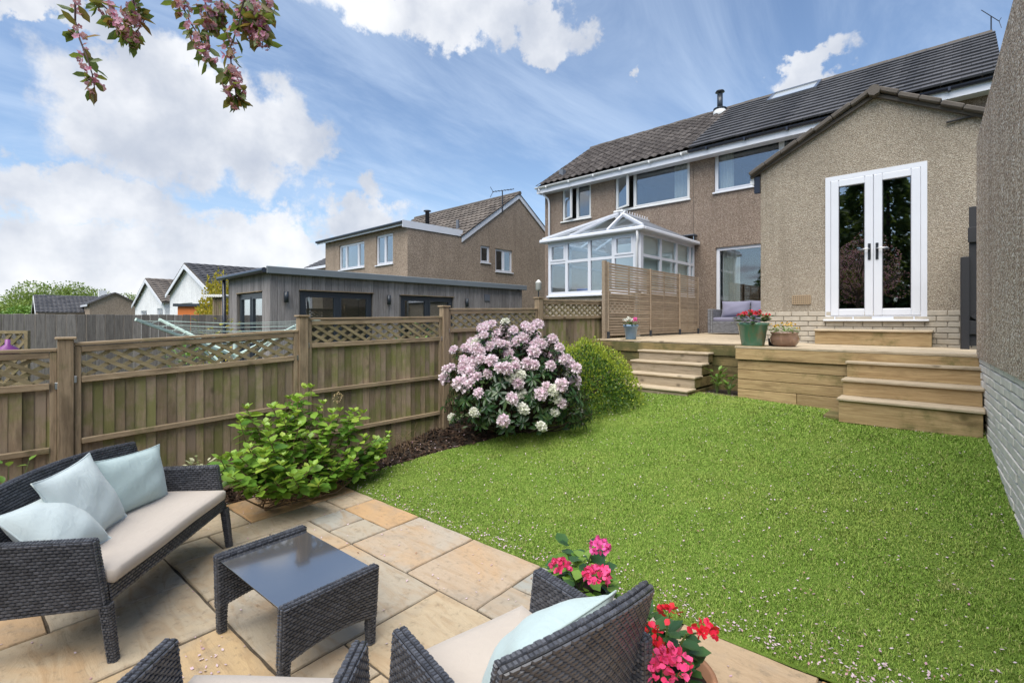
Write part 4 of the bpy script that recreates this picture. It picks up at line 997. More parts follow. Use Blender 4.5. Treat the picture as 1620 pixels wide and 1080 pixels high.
for h, M in ((w1, MS), (w2, MS), (ew, ME)):
    window(M, h[0] + .02, h[1] - .02, h[2], h[3] - .02, [(0, .5), (.5, 1)], sh, 'anthracite', .075, sill=False, inner=.04)
    ob('reveal', MB().box(h[0] - .02, h[1] + .02, h[3] - .004, h[3] + .014, -.03, .012, M), 'fence_rail', sh)
ob('back_room', MB().quad((GX0 + .2, GY0 + .2, .2), (GX0 + .2, GY1 - .2, .2), (GX0 + .2, GY1 - .2, 2.5), (GX0 + .2, GY0 + .2, 2.5)).quad((GX0 + .2, GY0 + .2, .2), (GX1 - .2, GY0 + .2, .2), (GX1 - .2, GY1 - .2, .2), (GX0 + .2, GY1 - .2, .2)), 'interior', sh)
curtain(ME, -11.8, -11.5, .3, 2.2, -.3, sh)
ob('roof', MB().box(GX0 - .12, GX1 + .10, GY0 - .08, GY1 + .08, GT + .001, GT + .06), 'membrane', sh); ob('roof_trim', MB().cbox(GX1 + .07, GX1 + .125, GY0 - .10, GY1 + .10, GT - .045, GT + .10, .01), 'membrane', sh)
ob('gutter', MB().tube([(GX0 - .25, GY0 - .14, GT - .0), (GX1 + .1, GY0 - .14, GT + .02)], .05, 10), 'gutter_black', sh); ob('downpipe', MB().tube([(GX0 + .03, GY0 - .10, GT), (GX0 + .03, GY0 - .08, -.2)], .038, 10), 'gutter_black', sh, True)
for p in ((360, 226), (885, 241), (1285, 254)):
    q_ = atX(340 + p[0] / 3.24, 400 + p[1] / 3.24, GX1); ob('wall_lamp', MB().lathe([(.045, -.11), (.045, .11)], (GX1 + .06, q_.y, q_.z), 16).box(GX1 + .001, GX1 + .03, q_.y - .02, q_.y + .02, q_.z - .03, q_.z + .03), 'anthracite', sh, True)
q_ = atX(770, 471, GX1); ob('vent', MB().box(GX1 + .004, GX1 + .03, q_.y - .10, q_.y + .10, q_.z - .09, q_.z + .09), 'lead', sh)
q_ = atX(820, 457, GX1); ob('camera_box', MB().box(GX1 + .004, GX1 + .10, q_.y - .06, q_.y + .06, q_.z - .05, q_.z + .04), 'gutter_black', sh)

# ================================================================== OTHER HOUSES
def gable_roof(name, O, U, Wd, depthv, half, rise, m, parent, over=.2, tiles=True, courses=12, cols=24):
    pass
def tiled_plane(A, B, C, D_, rows_, cols_, m, parent, name='roof_tiles', lift=.03):
    """A-B along the eave, D-C along the ridge: staggered rolled tiles as one mesh"""
    mb = MB(); A, B, C, D_ = map(Vector, (A, B, C, D_)); nn = (B - A).cross(D_ - A).normalized(); nn = nn if nn.z > 0 else -nn
    for r in range(rows_):
        f0_, f1_ = r / rows_, (r + 1.12) / rows_
        for c in range(cols_):
            g0, g1 = c / cols_, (c + .96) / cols_; P = lambda g, f: A.lerp(B, g).lerp(D_.lerp(C, g), min(f, 1))
            a, b, e, h = P(g0, f0_), P(g1, f0_), P(g1, f1_), P(g0, f1_); mid0, mid1 = (a + b) / 2 + nn * .045, (e + h) / 2 + nn * .02
            up = nn * lift
            mb.add([a + up, mid0 + up, b + up, e, mid1, h, a, mid0, b], [(0, 1, 4, 5), (1, 2, 3, 4), (6, 7, 1, 0), (7, 8, 2, 1)])
    o = ob(name, mb, m, parent); o['kind'] = 'stuff'; return o
# ---- detached neighbour with flat-roofed wing, gable to us
hd = thing('detached_house', 'tan pebbledashed house with steep gable and flat roofed wing behind the garden room', 'house', (-18, 15, 0))
GXh = -15.0; yA, yV, yP, yZ = 10.35, 13.1, 16.4, 19.7; zE, zP = 5.16, 7.46
hs = [(14.03, 14.58, 4.12, 4.84), (14.92, 16.0, 3.80, 4.80)]; hf = [(-20.2, -18.06, 3.86, 4.94), (-17.16, -15.96, 3.84, 5.02)]
MG = frame((GXh, 0, 0), (0, 1, 0), (1, 0, 0)); MFr = frame((0, yA, 0), (1, 0, 0), (0, -1, 0))
mb = wall_holes(MG, yZ, -.25, 5.05, hs, .1, yA); mb.quad((GXh, yV, 5.05), (GXh, yZ, 5.05), (GXh, yP, zP - .05)); ob('wall', mb, 'dash_far', hd)
ob('wall', wall_holes(MFr, GXh, -.25, 5.25, hf, .1, -21.5), 'dash_far', hd)
for h, b_ in zip(hs, ([(0, 1)], [(0, .5), (.5, 1)])): window(MG, *h, b_, hd, inner=.03); room(MG, *h, 2, hd, 'interior_dark')
for h, b_ in zip(hf, ([(0, .26), (.26, .74), (.74, 1)], [(0, .5), (.5, 1)])): window(MFr, *h, b_, hd, inner=.03); room(MFr, *h, 2, hd)
ob('wing_roof', MB().box(-21.9, GXh - .02, yA - .22, yV + .3, 5.25, 5.31), 'tile_verge', hd)
ob('fascia', MB().box(GXh + .005, GXh + .04, yA - .24, yV - .1, 5.07, 5.33), 'upvc', hd); ob('gutter', MB().tube([(-21.9, yA - .25, 5.25), (GXh + .02, yA - .25, 5.25)], .055, 8), 'anthracite', hd); ob('fascia', MB().box(-21.9, GXh, yA - .215, yA - .19, 5.14, 5.245), 'upvc', hd)
mb = MB()
for a, b in (((yV - .15, zE - .10), (yP, zP)), ((yP, zP), (yZ + .2, zE - .10))): mb.prism([(GXh + .02, a[0], a[1] - .22), (GXh + .02, b[0], b[1] - .22), (GXh + .02, b[0], b[1]), (GXh + .02, a[0], a[1])], (.04, 0, 0))
ob('bargeboard', mb, 'upvc', hd)
rd = ob('roof', MB().quad((GXh + .1, yV - .2, zE - .1), (-23, yV - .2, zE - .1), (-23, yP, zP), (GXh + .1, yP, zP)).quad((GXh + .1, yZ + .2, zE - .1), (-23, yZ + .2, zE - .1), (-23, yP, zP), (GXh + .1, yP, zP)), 'tile_verge', hd)
tiled_plane((-23, yV - .2, zE - .08), (GXh + .12, yV - .2, zE - .08), (GXh + .12, yP, zP + .02), (-23, yP, zP + .02), 12, 28, 'tile_far', rd)
ob('ridge', MB().tube([(-23, yP, zP + .02), (GXh + .12, yP, zP + .02)], .09, 8), 'tile_verge', rd)
p = atY(676, 344, 14.3); ob('flue', MB().lathe([(.10, -.55), (.10, .28), (.19, .29), (.17, .33), (.1, .35)], p, 14), 'anthracite', rd, True); p = atY(724, 352, 13.7); ob('vent_pipe', MB().lathe([(.07, -.3), (.07, .1)], p, 10), 'lead', rd)
p = Vector((GXh + .08, 15.0, 6.6))
def aerial(name, label, base_, top, px_, m='dark_steel', S_=1.0, dirv=(.35, .9, .22)):
    t = thing(name, label, 'aerial', tuple(base_)); ob('mast', MB().tube([base_, top], .022 * S_, 8), m, t); dv = Vector(dirv).normalized(); sd_ = dv.cross(Vector((0, 0, 1))).normalized()
    ob('boom', MB().tube([top - dv * .42 * S_, top + dv * .5 * S_], .014 * S_, 6), m, t)
    for k in range(7): c_ = top - dv * (.34 - .13 * k) * S_; ob('element', MB().tube([c_ - sd_ * .14 * S_, c_ + sd_ * .14 * S_], .007 * S_, 5), m, t)
    rx = top - dv * .4 * S_
    for s_ in (-1, 1): ob('reflector', MB().tube([rx, rx - dv * .12 * S_ + Vector((0, 0, s_ * .2 * S_))], .010 * S_, 5), m, t)
bp = Vector((GXh + .07, 15.55, 6.35)); tp = atD(793, 302, 21.3)
tp = Vector((GXh + .07, 15.55, atX(793, 302, GXh).z)); bp.y = tp.y = atX(793, 302, GXh).y; bp.z = zP - (yP - bp.y) * (zP - zE) / (yP - yV) - .25
aerial('roof_aerial', 'television aerial on the gable of the tan detached house', bp, tp, 0, 'dark_steel', 1.15)
tp = atY(1568, 26, 16.6); bp = Vector((tp.x, 16.6, 7.7)); aerial('roof_aerial', 'thin television aerial at the top right beyond the slate roof', bp, tp, 0, 'dark_steel', .62, (-.5, .2, .75))
# ---- house showing beyond its left end
def small_house(name, label, Oc, wx, dy, ev, ap, wallm, roofm, axis='y', courses=10, cols=16, wins=(), base_=-.25, over=.18):
    """gable faces -Y when axis is 'y' (ridge runs along Y), else ridge along X"""
    t = thing(name, label, 'house', (Oc[0], Oc[1], 0)); x0, x1, y0, y1 = Oc[0] - wx / 2, Oc[0] + wx / 2, Oc[1], Oc[1] + dy
    if axis == 'y':
        M = frame((0, y0, 0), (1, 0, 0), (0, -1, 0)); mb = wall_holes(M, x1, base_, ev, [h for h in wins], .1, x0)
        mb.quad((x0, y0, ev), (x1, y0, ev), (Oc[0], y0, ap - .08)); mb.quad((x1, y0, base_), (x1, y1, base_), (x1, y1, ev), (x1, y0, ev)); mb.quad((x0, y0, base_), (x0, y1, base_), (x0, y1, ev), (x0, y0, ev)); mb.quad((x0, y1, base_), (x1, y1, base_), (x1, y1, ev), (Oc[0], y1, ap - .08), (x0, y1, ev))
        ob('wall', mb, wallm, t)
        for h in wins: window(M, *h, [(0, .5), (.5, 1)], t, inner=.02, sill=False); room(M, *h, 1.5, t)
        k = (ap - ev) / (wx / 2); e = over; A = (x0 - e, y0 - e, ev - e * k); B = (x0 - e, y1 + e, ev - e * k); C = (Oc[0], y1 + e, ap); D_ = (Oc[0], y0 - e, ap); E_ = (x1 + e, y0 - e, ev - e * k); F_ = (x1 + e, y1 + e, ev - e * k)
        rf = ob('roof', MB().prism([A, D_, E_, (E_[0], E_[1], E_[2] - .10), (D_[0], D_[1], D_[2] - .12), (A[0], A[1], A[2] - .10)], (0, dy + 2 * e, 0)), 'tile_verge', t)
        tiled_plane(E_, F_, C, D_, courses, cols, roofm, rf); tiled_plane(A, B, C, D_, courses, cols, roofm, rf)
        ob('bargeboard', MB().prism([(A[0] + .05, y0 - e - .03, A[2] - .09), (D_[0], y0 - e - .03, ap - .08), (D_[0], y0 - e - .03, ap - .30), (A[0] + .05, y0 - e - .03, A[2] - .28)], (0, .03, 0)).prism([(E_[0] - .05, y0 - e - .03, E_[2] - .09), (D_[0], y0 - e - .03, ap - .08), (D_[0], y0 - e - .03, ap - .30), (E_[0] - .05, y0 - e - .03, E_[2] - .28)], (0, .03, 0)), 'upvc', t)
    else:
        M = frame((x1, 0, 0), (0, 1, 0), (1, 0, 0)); yc = (y0 + y1) / 2; k = (ap - ev) / (dy / 2); e = over
        mb = MB(); mb.quad((x0, y0, base_), (x1, y0, base_), (x1, y0, ev), (x0, y0, ev)); mb.quad((x1, y0, base_), (x1, y1, base_), (x1, y1, ev), (x1, yc, ap - .05), (x1, y0, ev)); mb.quad((x0, y0, base_), (x0, y1, base_), (x0, y1, ev), (x0, yc, ap - .05), (x0, y0, ev)); mb.quad((x0, y1, base_), (x1, y1, base_), (x1, y1, ev), (x0, y1, ev)); ob('wall', mb, wallm, t)
        A = (x0 - e, y0 - e, ev - e * k); B = (x1 + e, y0 - e, ev - e * k); C = (x1 + e, yc, ap); D_ = (x0 - e, yc, ap); F_ = (x1 + e, y1 + e, ev - e * k); G_ = (x0 - e, y1 + e, ev - e * k)
        rf = ob('roof', MB().prism([A, (A[0], yc, ap), G_, (G_[0], G_[1], G_[2] - .1), (A[0], yc, ap - .12), (A[0], A[1], A[2] - .1)], (x1 - x0 + 2 * e, 0, 0)), 'tile_verge', t)
        tiled_plane(A, B, C, D_, courses, cols, roofm, rf); tiled_plane(G_, F_, C, D_, courses, cols, roofm, rf)
        ob('fascia', MB().box(A[0], B[0], A[1] - .03, A[1], A[2] - .2, A[2] - .01), 'upvc', t)
    return t
p = atD(512, 412, 33); small_house('house', 'small slate roofed house peeping out left of the tan detached house', (p.x - 2.0, p.y + 1), 5.5, 6, 5.7, 7.3, 'dash_far', 'slate', 'x', 9, 14)
g2 = atD(298, 416, 25); small_house('gabled_house', 'taller white gabled house with grey tiled roof above the orange wall', (g2.x, g2.y), 7.8, 9.5, 3.25, g2.z, 'render_white', 'slate', 'y', 13, 26, [(g2.x - 1.35, g2.x + .75, 1.75, 2.55)])
g1 = atD(235, 440, 33); small_house('gabled_house', 'smaller white gabled house with brown tiled roof left of the taller one', (g1.x, g1.y), 9.4, 7.5, 2.85, g1.z, 'render_white', 'tile_far', 'y', 12, 20, [(g1.x - 2.6, g1.x - .6, 1.0, 2.3), (g1.x + 2.6, g1.x + 4.1, 1.0, 2.4)])
small_house('bungalow', 'low bungalow with wide grey tiled roof beyond the far fence', (-63.5, 2.5), 7.0, 5.2, 2.42, 4.0, 'dash_far', 'slate', 'y', 12, 18)
small_house('bungalow', 'bungalow wing with tan gable right of the wide grey roof', (-60.2, 5.6), 7.4, 3.5, 3.15, 4.15, 'dash_far', 'slate', 'x', 6, 20)
p = atX(162, 462, -62.5); mb = MB().box(p.x - .3, p.x + .3, p.y - .3, p.y + .3, 2.2, p.z + .15); tag(ob('chimney_stack', mb, 'render_white'), 'pale chimney stack on the wide grey bungalow roof', 'chimney')
a, b = atD(281, 496, 17), atD(333, 496, 17); a.z = b.z = -.25; U_ = b - a; L_ = U_.length; M_ = frame(a, U_, Vector((U_.y, -U_.x, 0)))
ow = thing('outbuilding', 'orange painted low outbuilding between the white gabled house and the garden room', 'outbuilding', tuple(a)); ob('wall', MB().box(0, L_, 0, 2.40, -1.5, 0, M_), 'orange_paint', ow); ob('roof', MB().box(-.1, L_ + .15, 2.402, 2.50, -1.6, .1, M_), 'anthracite', ow); ob('downpipe', MB().box(L_ - .16, L_ - .04, 0, 2.4, .003, .08, M_), 'gutter_black', ow)
a, b = atD(336, 490, 12.2), atD(352, 490, 12.2); U_ = b - a; U_.z = 0; L_ = U_.length; M_ = frame((a.x, a.y, -.25), U_, Vector((U_.y, -U_.x, 0)))
tg = thing('garden_shed', 'narrow brown shed with corrugated white roof edge left of the garden room', 'shed', (a.x, a.y, -.25))
k = 0
for k in range(5): ob('board', MB().box(L_ * k / 5 + .004, L_ * (k + 1) / 5 - .002, 0, 2.5, -.03, 0, M_), 'fence_board', tg)
mb = MB()
for k in range(9): mb.tube([M_ @ Vector((-.15 + (L_ + .2) * k / 8, 2.54, -.8)), M_ @ Vector((-.15 + (L_ + .2) * k / 8, 2.54, .08))], .035, 8)
ob('corrugated_roof', mb, 'lamp_white', tg)

# ================================================================== WICKER FURNITURE
def weave(P, lu, lv, mb, cu=.034, cv_=.0155, h=.005, edge_=0):
    """staggered strands woven over a surface P(u, v) -> (point, normal), u and v in 0..1"""
    nv = max(1, int(round(lv / cv_))); nu = max(1, int(round(lu / cu)))
    for j in range(nv):
        o = .5 if j % 2 else 0
        for i in range(-1 if o else 0, nu):
            a, b = max((i + o) / nu, 0), min((i + 1 + o) / nu, 1); c, e = j / nv, (j + 1) / nv
            if b - a < .2 / nu: continue
            du, dv_ = (b - a) * random.uniform(.085, .115), (e - c) * random.uniform(.08, .12); vs = []; h_ = h * random.uniform(.85, 1.15)
            for uu, vv, hh in ((a, c + dv_, -.001), (b, c + dv_, -.001), (b, e - dv_, -.001), (a, e - dv_, -.001), (a + du * 2, c + dv_ * 2.2, h_), (b - du * 2, c + dv_ * 2.2, h_), (b - du * 2, e - dv_ * 2.2, h_), (a + du * 2, e - dv_ * 2.2, h_)):
                p, n_ = P(uu, vv); vs.append(p + n_ * hh)
            mb.add(vs, [(4, 5, 6, 7), (0, 1, 5, 4), (1, 2, 6, 5), (2, 3, 7, 6), (3, 0, 4, 7)])
def slab_part(name, Pf, thick, lu, lv, parent, m='wicker', core='wicker_core', both=True, cu=.034, cvv=.0155, edges='tlrb'):
    """woven panel: Pf(u, v) -> (point on the mid surface, normal); a dark core with weave on both sides and wrapped edges"""
    nu, nv = 14, 8; cb = MB(); t2 = thick / 2 - .002
    for sg in (1, -1):
        o = len(cb.v)
        for j in range(nv + 1):
            for i in range(nu + 1): p, n_ = Pf(i / nu, j / nv); cb.v.append(tuple(p + n_ * (sg * t2)))
        for j in range(nv):
            for i in range(nu): q_ = (o + j * (nu + 1) + i, o + j * (nu + 1) + i + 1, o + (j + 1) * (nu + 1) + i + 1, o + (j + 1) * (nu + 1) + i); cb.f.append(q_ if sg > 0 else q_[::-1])
    N1 = (nu + 1) * (nv + 1)
    ring = [i for i in range(nu + 1)] + [j * (nu + 1) + nu for j in range(1, nv + 1)] + [nv * (nu + 1) + i for i in range(nu - 1, -1, -1)] + [j * (nu + 1) for j in range(nv - 1, 0, -1)]
    for a, b in zip(ring, ring[1:] + ring[:1]): cb.f.append((a, b, b + N1, a + N1))
    pn = ob(name, cb, core, parent, local=True)
    wv = MB()
    for sg in ((1, -1) if both else (1,)):
        def PP(u, v, sg=sg): p, n_ = Pf(u, v); return p + n_ * (sg * thick / 2), n_ * sg
        weave(PP, lu, lv, wv, cu, cvv)
    for ed in edges:                                                 # wrapped edge: strands across the thickness
        fixed = {'t': 1.0, 'b': 0.0, 'l': 0.0, 'r': 1.0}[ed]
        def PE(u, v, ed=ed, fixed=fixed):
            uu, vv = (u, fixed) if ed in 'tb' else (fixed, u)
            p, n_ = Pf(uu, vv); q_, _ = Pf(*( (uu, abs(fixed - .02)) if ed in 'tb' else (abs(fixed - .02), vv))); out = (p - q_).normalized()
            return p + n_ * ((v - .5) * thick) + out * .002, out
        weave(PE, lu if ed in 'tb' else lv, thick, wv, .016 if ed in 'tb' else .016, thick / 2)
    o = ob('weave', wv, m, pn, local=True); o['kind'] = 'stuff'
    return pn
def bil(a, b, c, e):                                                 # bilinear patch a(0,0) b(1,0) c(1,1) e(0,1)
    a, b, c, e = map(Vector, (a, b, c, e)); nn = (b - a).cross(e - a).normalized()
    return lambda u, v: (a.lerp(b, u).lerp(e.lerp(c, u), v), nn)
def leg(parent, x, y0, y1, z1, w_=.042, m='wicker'):
    """tapered wicker-wrapped leg from (y1, z1) down to the floor at y0"""
    lb = MB(); a, b = Vector((x, y0, 0)), Vector((x, y1, z1))
    o = len(lb.v); k = 8
    for i in range(k + 1):
        p = a.lerp(b, i / k); s_ = w_ / 2 * (.78 + .22 * i / k)
        lb.v += [tuple(p + Vector((sx * s_, sy * s_, 0))) for sx, sy in ((-1, -1), (1, -1), (1, 1), (-1, 1))]
    for i in range(k):
        for j in range(4): lb.f.append((o + i * 4 + j, o + i * 4 + (j + 1) % 4, o + (i + 1) * 4 + (j + 1) % 4, o + (i + 1) * 4 + j))
    lb.f += [(o + 3, o + 2, o + 1, o), (o + 4 * k, o + 4 * k + 1, o + 4 * k + 2, o + 4 * k + 3)]
    lg = ob('leg', lb, 'wicker_core', parent, local=True); wv = MB()
    for d_ in range(4):
        nn = Vector(((0, -1, 0), (1, 0, 0), (0, 1, 0), (-1, 0, 0))[d_]); tt = Vector((-nn.y, nn.x, 0))
        def PL(u, v): p = a.lerp(b, v); s_ = w_ / 2 * (.78 + .22 * v); return p + nn * (s_ + .001) + tt * ((u - .5) * 2 * s_), nn
        weave(PL, w_, z1, wv, .022, .014)
    o = ob('weave', wv, m, lg, local=True); o['kind'] = 'stuff'
def cushion(name, x0, x1, y0, y1, z0, z1, parent, m, local=True, puff=.012):
    """boxed seat cushion with rounded rim"""
    mb = MB(); nx, ny = 20, 14; prof = [(0, z0), (-.0, z0 + .008), (.006, (z0 + z1) / 2), (0, z1 - .010)]
    def rr(u): return u
    rows_ = []
    per = [(x0 + (x1 - x0) * i / nx, y0) for i in range(nx)] + [(x1, y0 + (y1 - y0) * i / ny) for i in range(ny)] + [(x1 - (x1 - x0) * i / nx, y1) for i in range(nx)] + [(x0, y1 - (y1 - y0) * i / ny) for i in range(ny)]
    cx, cy = (x0 + x1) / 2, (y0 + y1) / 2; L = len(per); rings = []
    for ins, z in ((.012, z0), (.002, z0 + .010), (-.004, (z0 + z1) / 2), (.002, z1 - .012), (.012, z1 - .002), (.05, z1 + puff * .5), (.12, z1 + puff)):
        r = []
        for (x, y) in per:
            X = min(max(x, x0 + ins), x1 - ins); Y = min(max(y, y0 + ins), y1 - ins); r.append((X, Y, z + .003 * math.sin(X * 9 + Y * 7)))
        rings.append(r)
    for r in rings: mb.v += r
    for k in range(len(rings) - 1):
        for i in range(L): mb.f.append((k * L + i, k * L + (i + 1) % L, (k + 1) * L + (i + 1) % L, (k + 1) * L + i))
    mb.f.append(tuple(range(L))[::-1])
    o = len(mb.v); mb.v.append((cx, cy, z1 + puff)); k = (len(rings) - 1) * L
    for i in range(L): mb.f.append((k + i, k + (i + 1) % L, o))
    return ob(name, mb, m, parent, True, local=local)
def pillow(label, w_, h_, t_, M, m, name='cushion'):
    """knife-edge scatter cushion, local x width, y height, z thickness, with piped seam and pulled corners"""
    th = thing(name, label, 'cushion', tuple(M.translation)); n_ = 18; mb = MB()
    def pt(i, j, sg):
        u, v = -1 + 2 * i / n_, -1 + 2 * j / n_
        pin = 1 - .06 * (1 - u * u) * abs(v) ** 3; pin2 = 1 - .06 * (1 - v * v) * abs(u) ** 3
        ear = .035 * (abs(u) * abs(v)) ** 6
        prof = (max(0, 1 - abs(u) ** 2.6) ** .62) * (max(0, 1 - abs(v) ** 2.6) ** .62)
        wr = .005 * math.sin(5 * u + 3 * v + w_ * 40) + .003 * math.sin(8 * v - 5 * u)
        return M @ Vector(((u * pin2 * (1 + ear)) * w_ / 2, (v * pin * (1 + ear)) * h_ / 2, sg * (prof * t_ / 2 * (1.0 - .22 * v) + .002) + wr * prof))
    for sg in (1, -1):
        o = len(mb.v)
        for j in range(n_ + 1):
            for i in range(n_ + 1): mb.v.append(tuple(pt(i, j, sg)))
        for j in range(n_):
            for i in range(n_): q_ = (o + j * (n_ + 1) + i, o + j * (n_ + 1) + i + 1, o + (j + 1) * (n_ + 1) + i + 1, o + (j + 1) * (n_ + 1) + i); mb.f.append(q_ if sg > 0 else q_[::-1])
    cv_ = ob('cover', mb, m, th, True)
    ring = [pt(i, 0, 0) for i in range(n_)] + [pt(n_, j, 0) for j in range(n_)] + [pt(n_ - i, n_, 0) for i in range(n_)] + [pt(0, n_ - j, 0) for j in range(n_)]
    ob('piping', MB().tube(ring + ring[:1], .0048, 6, False), m, th, True)
    return th
def seat(name, label, cat, W, loc, rz, group=None):
    t = thing(name, label, cat, loc, rz, group); h2 = W / 2
    for s_ in (-1, 1):                                               # arm panels, raked front edge
        x = s_ * (h2 - .024); P_ = bil((x, .035, .275), (x, .66, .235), (x, .66, .60), (x, .085, .605))
        slab_part('arm', P_, .046, .60, .34, t, edges='tlr')
        leg(t, s_ * (h2 - .024), .0, .036, .29); leg(t, s_ * (h2 - .03), .68, .645, .25)
    slab_part('apron', bil((-h2 + .05, .045, .285), (h2 - .05, .045, .285), (h2 - .05, .055, .365), (-h2 + .05, .055, .365)), .03, W - .1, .085, t, edges='tb')
    slab_part('seat_base', bil((-h2 + .05, .07, .345), (h2 - .05, .07, .345), (h2 - .05, .60, .335), (-h2 + .05, .60, .335)), .03, W - .1, .53, t, both=False, edges='', cu=.06, cvv=.03)
    def PB(u, v):                                                    # back: raked and bowed, corners rounded forward
        x = (u - .5) * (W - .06); bow = .055 * (2 * u - 1) ** 2; z = .33 + v * (.50 - .035 * (2 * u - 1) ** 2)
        return Vector((x, .60 + .125 * v - bow, z)), Vector((-.11 * (2 * u - 1) * 2 / W * .0 , -1, .24)).normalized()
    slab_part('backrest', PB, .042, W, .50, t, edges='tlr')
    cushion('seat_cushion', -h2 + .052, h2 - .052, .012, .585, .367, .440, t, 'seat_fabric')
    return t
sofa_loc = (-3.56, .795, 0); sofa_rz = R(139.5)
sofa = seat('wicker_sofa', 'black wicker two-seat sofa with cream seat cushion by the fence', 'sofa', 1.27, sofa_loc, sofa_rz)
seat('wicker_armchair', 'black wicker armchair with cream cushion beside the flower pots', 'armchair', .70, (-1.50, 1.31, 0), R(-98.6))
seat('wicker_armchair', 'black wicker armchair cut off by the bottom edge, only arms and seat front showing', 'armchair', .70, (-1.80, .69, 0), R(-137.8))
def on_seat(loc, rz, x, y, z, yaw, tilt, roll=0):
    return Matrix.Translation(Vector(loc)) @ Matrix.Rotation(rz, 4, 'Z') @ Matrix.Translation((x, y, z)) @ Matrix.Rotation(R(yaw), 4, 'Z') @ Matrix.Rotation(R(90 - tilt), 4, 'X') @ Matrix.Rotation(R(roll), 4, 'Z')
pillow('aqua rectangular cushion at the right end of the wicker sofa', .52, .38, .16, on_seat(sofa_loc, sofa_rz, .27, .46, .615, -10, 14, -3), 'pillow_aqua')
pillow('pale square cushion in the middle of the wicker sofa', .45, .45, .16, on_seat(sofa_loc, sofa_rz, -.155, .46, .640, 3, 24, 5), 'pillow_pale')
pillow('pale cushion at the left end of the wicker sofa, cut by the picture edge', .36, .40, .19, on_seat(sofa_loc, sofa_rz, -.405, .42, .585, -4, 46, 2), 'pillow_pale')
pillow('aqua cushion leaning on the armchair back beside the flower pots', .48, .35, .22, on_seat((-1.50, 1.31, 0), R(-98.6), -.03, .475, .585, 5, 34, 2), 'pillow_aqua')
# ---- coffee table
tb = thing('coffee_table', 'black wicker coffee table with dark glass top', 'table', (-2.62, 1.09, 0), R(4)); TH = .41; TL, TW = .80, .50
for s_ in (-1, 1):
    x = s_ * (TL / 2 - .024); P_ = bil((x, -TW / 2, .14), (x, TW / 2, .14), (x, TW / 2, TH), (x, -TW / 2, TH)); Pw = lambda u, v, P_=P_, x=x, s_=s_: (P_(u, v)[0] + Vector((-s_ * .02 * (1 - v), 0, .035 * 4 * u * (1 - u) * (1 - v))), P_(u, v)[1])
    slab_part('end_panel', Pw, .045, TW, .27, tb)
    for e in (-1, 1): leg(tb, s_ * (TL / 2 - .045), e * (TW / 2 - .022), e * (TW / 2 - .022), .16)
ob('top', MB().cbox(-TL / 2 + .05, TL / 2 - .05, -TW / 2 + .01, TW / 2 - .01, TH - .022, TH - .016, .002), 'table_glass', tb, local=True)
ob('frame', MB().box(-TL / 2 + .046, TL / 2 - .046, -TW / 2 + .03, -TW / 2 + .05, TH - .05, TH - .0225).box(-TL / 2 + .046, TL / 2 - .046, TW / 2 - .05, TW / 2 - .03, TH - .05, TH - .0225), 'wicker_core', tb, local=True)
# ---- grey rattan sofa on the deck
dl = (-3.55, 12.2, DZ); ds_ = thing('rattan_sofa', 'grey rattan sofa with lilac cushions on the deck', 'sofa', dl)
for x in (-.98, .98): slab_part('arm', bil((x, -.35, .03), (x, .35, .03), (x, .35, .60), (x, -.35, .60)), .12, .7, .57, ds_, 'wicker_grey', cu=.05, cvv=.02)
slab_part('front', bil((-.92, -.33, .03), (.92, -.33, .03), (.92, -.33, .30), (-.92, -.33, .30)), .04, 1.84, .27, ds_, 'wicker_grey', cu=.05, cvv=.02, edges='t'); slab_part('back', bil((-.92, .30, .03), (.92, .30, .03), (.92, .36, .68), (-.92, .36, .68)), .06, 1.84, .65, ds_, 'wicker_grey', cu=.05, cvv=.02, edges='t')
for a, b in ((-.91, -.01), (.01, .91)): cushion('seat_cushion', a, b, -.34, .26, .305, .40, ds_, 'lilac_fabric')
for x, lb in ((-.55, 'plain lilac cushion on the left of the grey deck sofa'), (.12, 'plain lilac cushion on the right of the grey deck sofa')): pillow(lb, .66, .42, .2, on_seat(dl, 0, x, .14, .60, 0, 14), 'lilac_fabric')
tag(None or slab_part('rattan_chair', bil((-2.95, 11.55, DZ + .0), (-2.2, 11.55, DZ + .0), (-2.2, 11.55, DZ + .66), (-2.95, 11.55, DZ + .66)), .10, .75, .66, None, 'wicker_grey', cu=.05, cvv=.02), 'grey rattan chair back behind the green pot', 'chair')

# ================================================================== LEAF TOOLS
LEAFV = np.array([(-.5, 0, 0), (-.18, -.24, .05), (.18, -.26, .04), (.5, 0, -.06), (.18, .26, .04), (-.18, .24, .05), (0, 0, -.02)], float)
LEAFF = np.array([(0, 1, 6), (1, 2, 6), (2, 3, 6), (3, 4, 6), (4, 5, 6), (5, 0, 6)])
DIAV = np.array([(-.5, 0, 0), (0, -.28, .05), (.5, 0, -.04), (0, .28, .05)], float); DIAF = np.array([(0, 1, 2), (0, 2, 3)])
def rot_frames(D, N):
    D = D / np.linalg.norm(D, axis=1, keepdims=True); Y = np.cross(N, D); l = np.linalg.norm(Y, axis=1, keepdims=True); Y = Y / np.maximum(l, 1e-6); Z = np.cross(D, Y); return D, Y, Z
def cards(P, D, N, size, shape=(LEAFV, LEAFF), width=1.0):
    """one leaf at each point: D along the leaf, N its face normal"""
    V0, F0_ = shape; X, Y, Z = rot_frames(np.asarray(D, float), np.asarray(N, float)); P = np.asarray(P, float); s_ = np.asarray(size, float).reshape(-1, 1, 1) * np.ones((len(P), 1, 1))
    loc = V0[None] + np.array([.5, 0, 0]); V = P[:, None] + s_ * (loc[..., :1] * X[:, None] + width * loc[..., 1:2] * Y[:, None] + loc[..., 2:] * Z[:, None])
    n = len(P); Fc = (F0_[None] + (np.arange(n) * len(V0))[:, None, None]).reshape(-1, F0_.shape[1]); return V.reshape(-1, 3), Fc
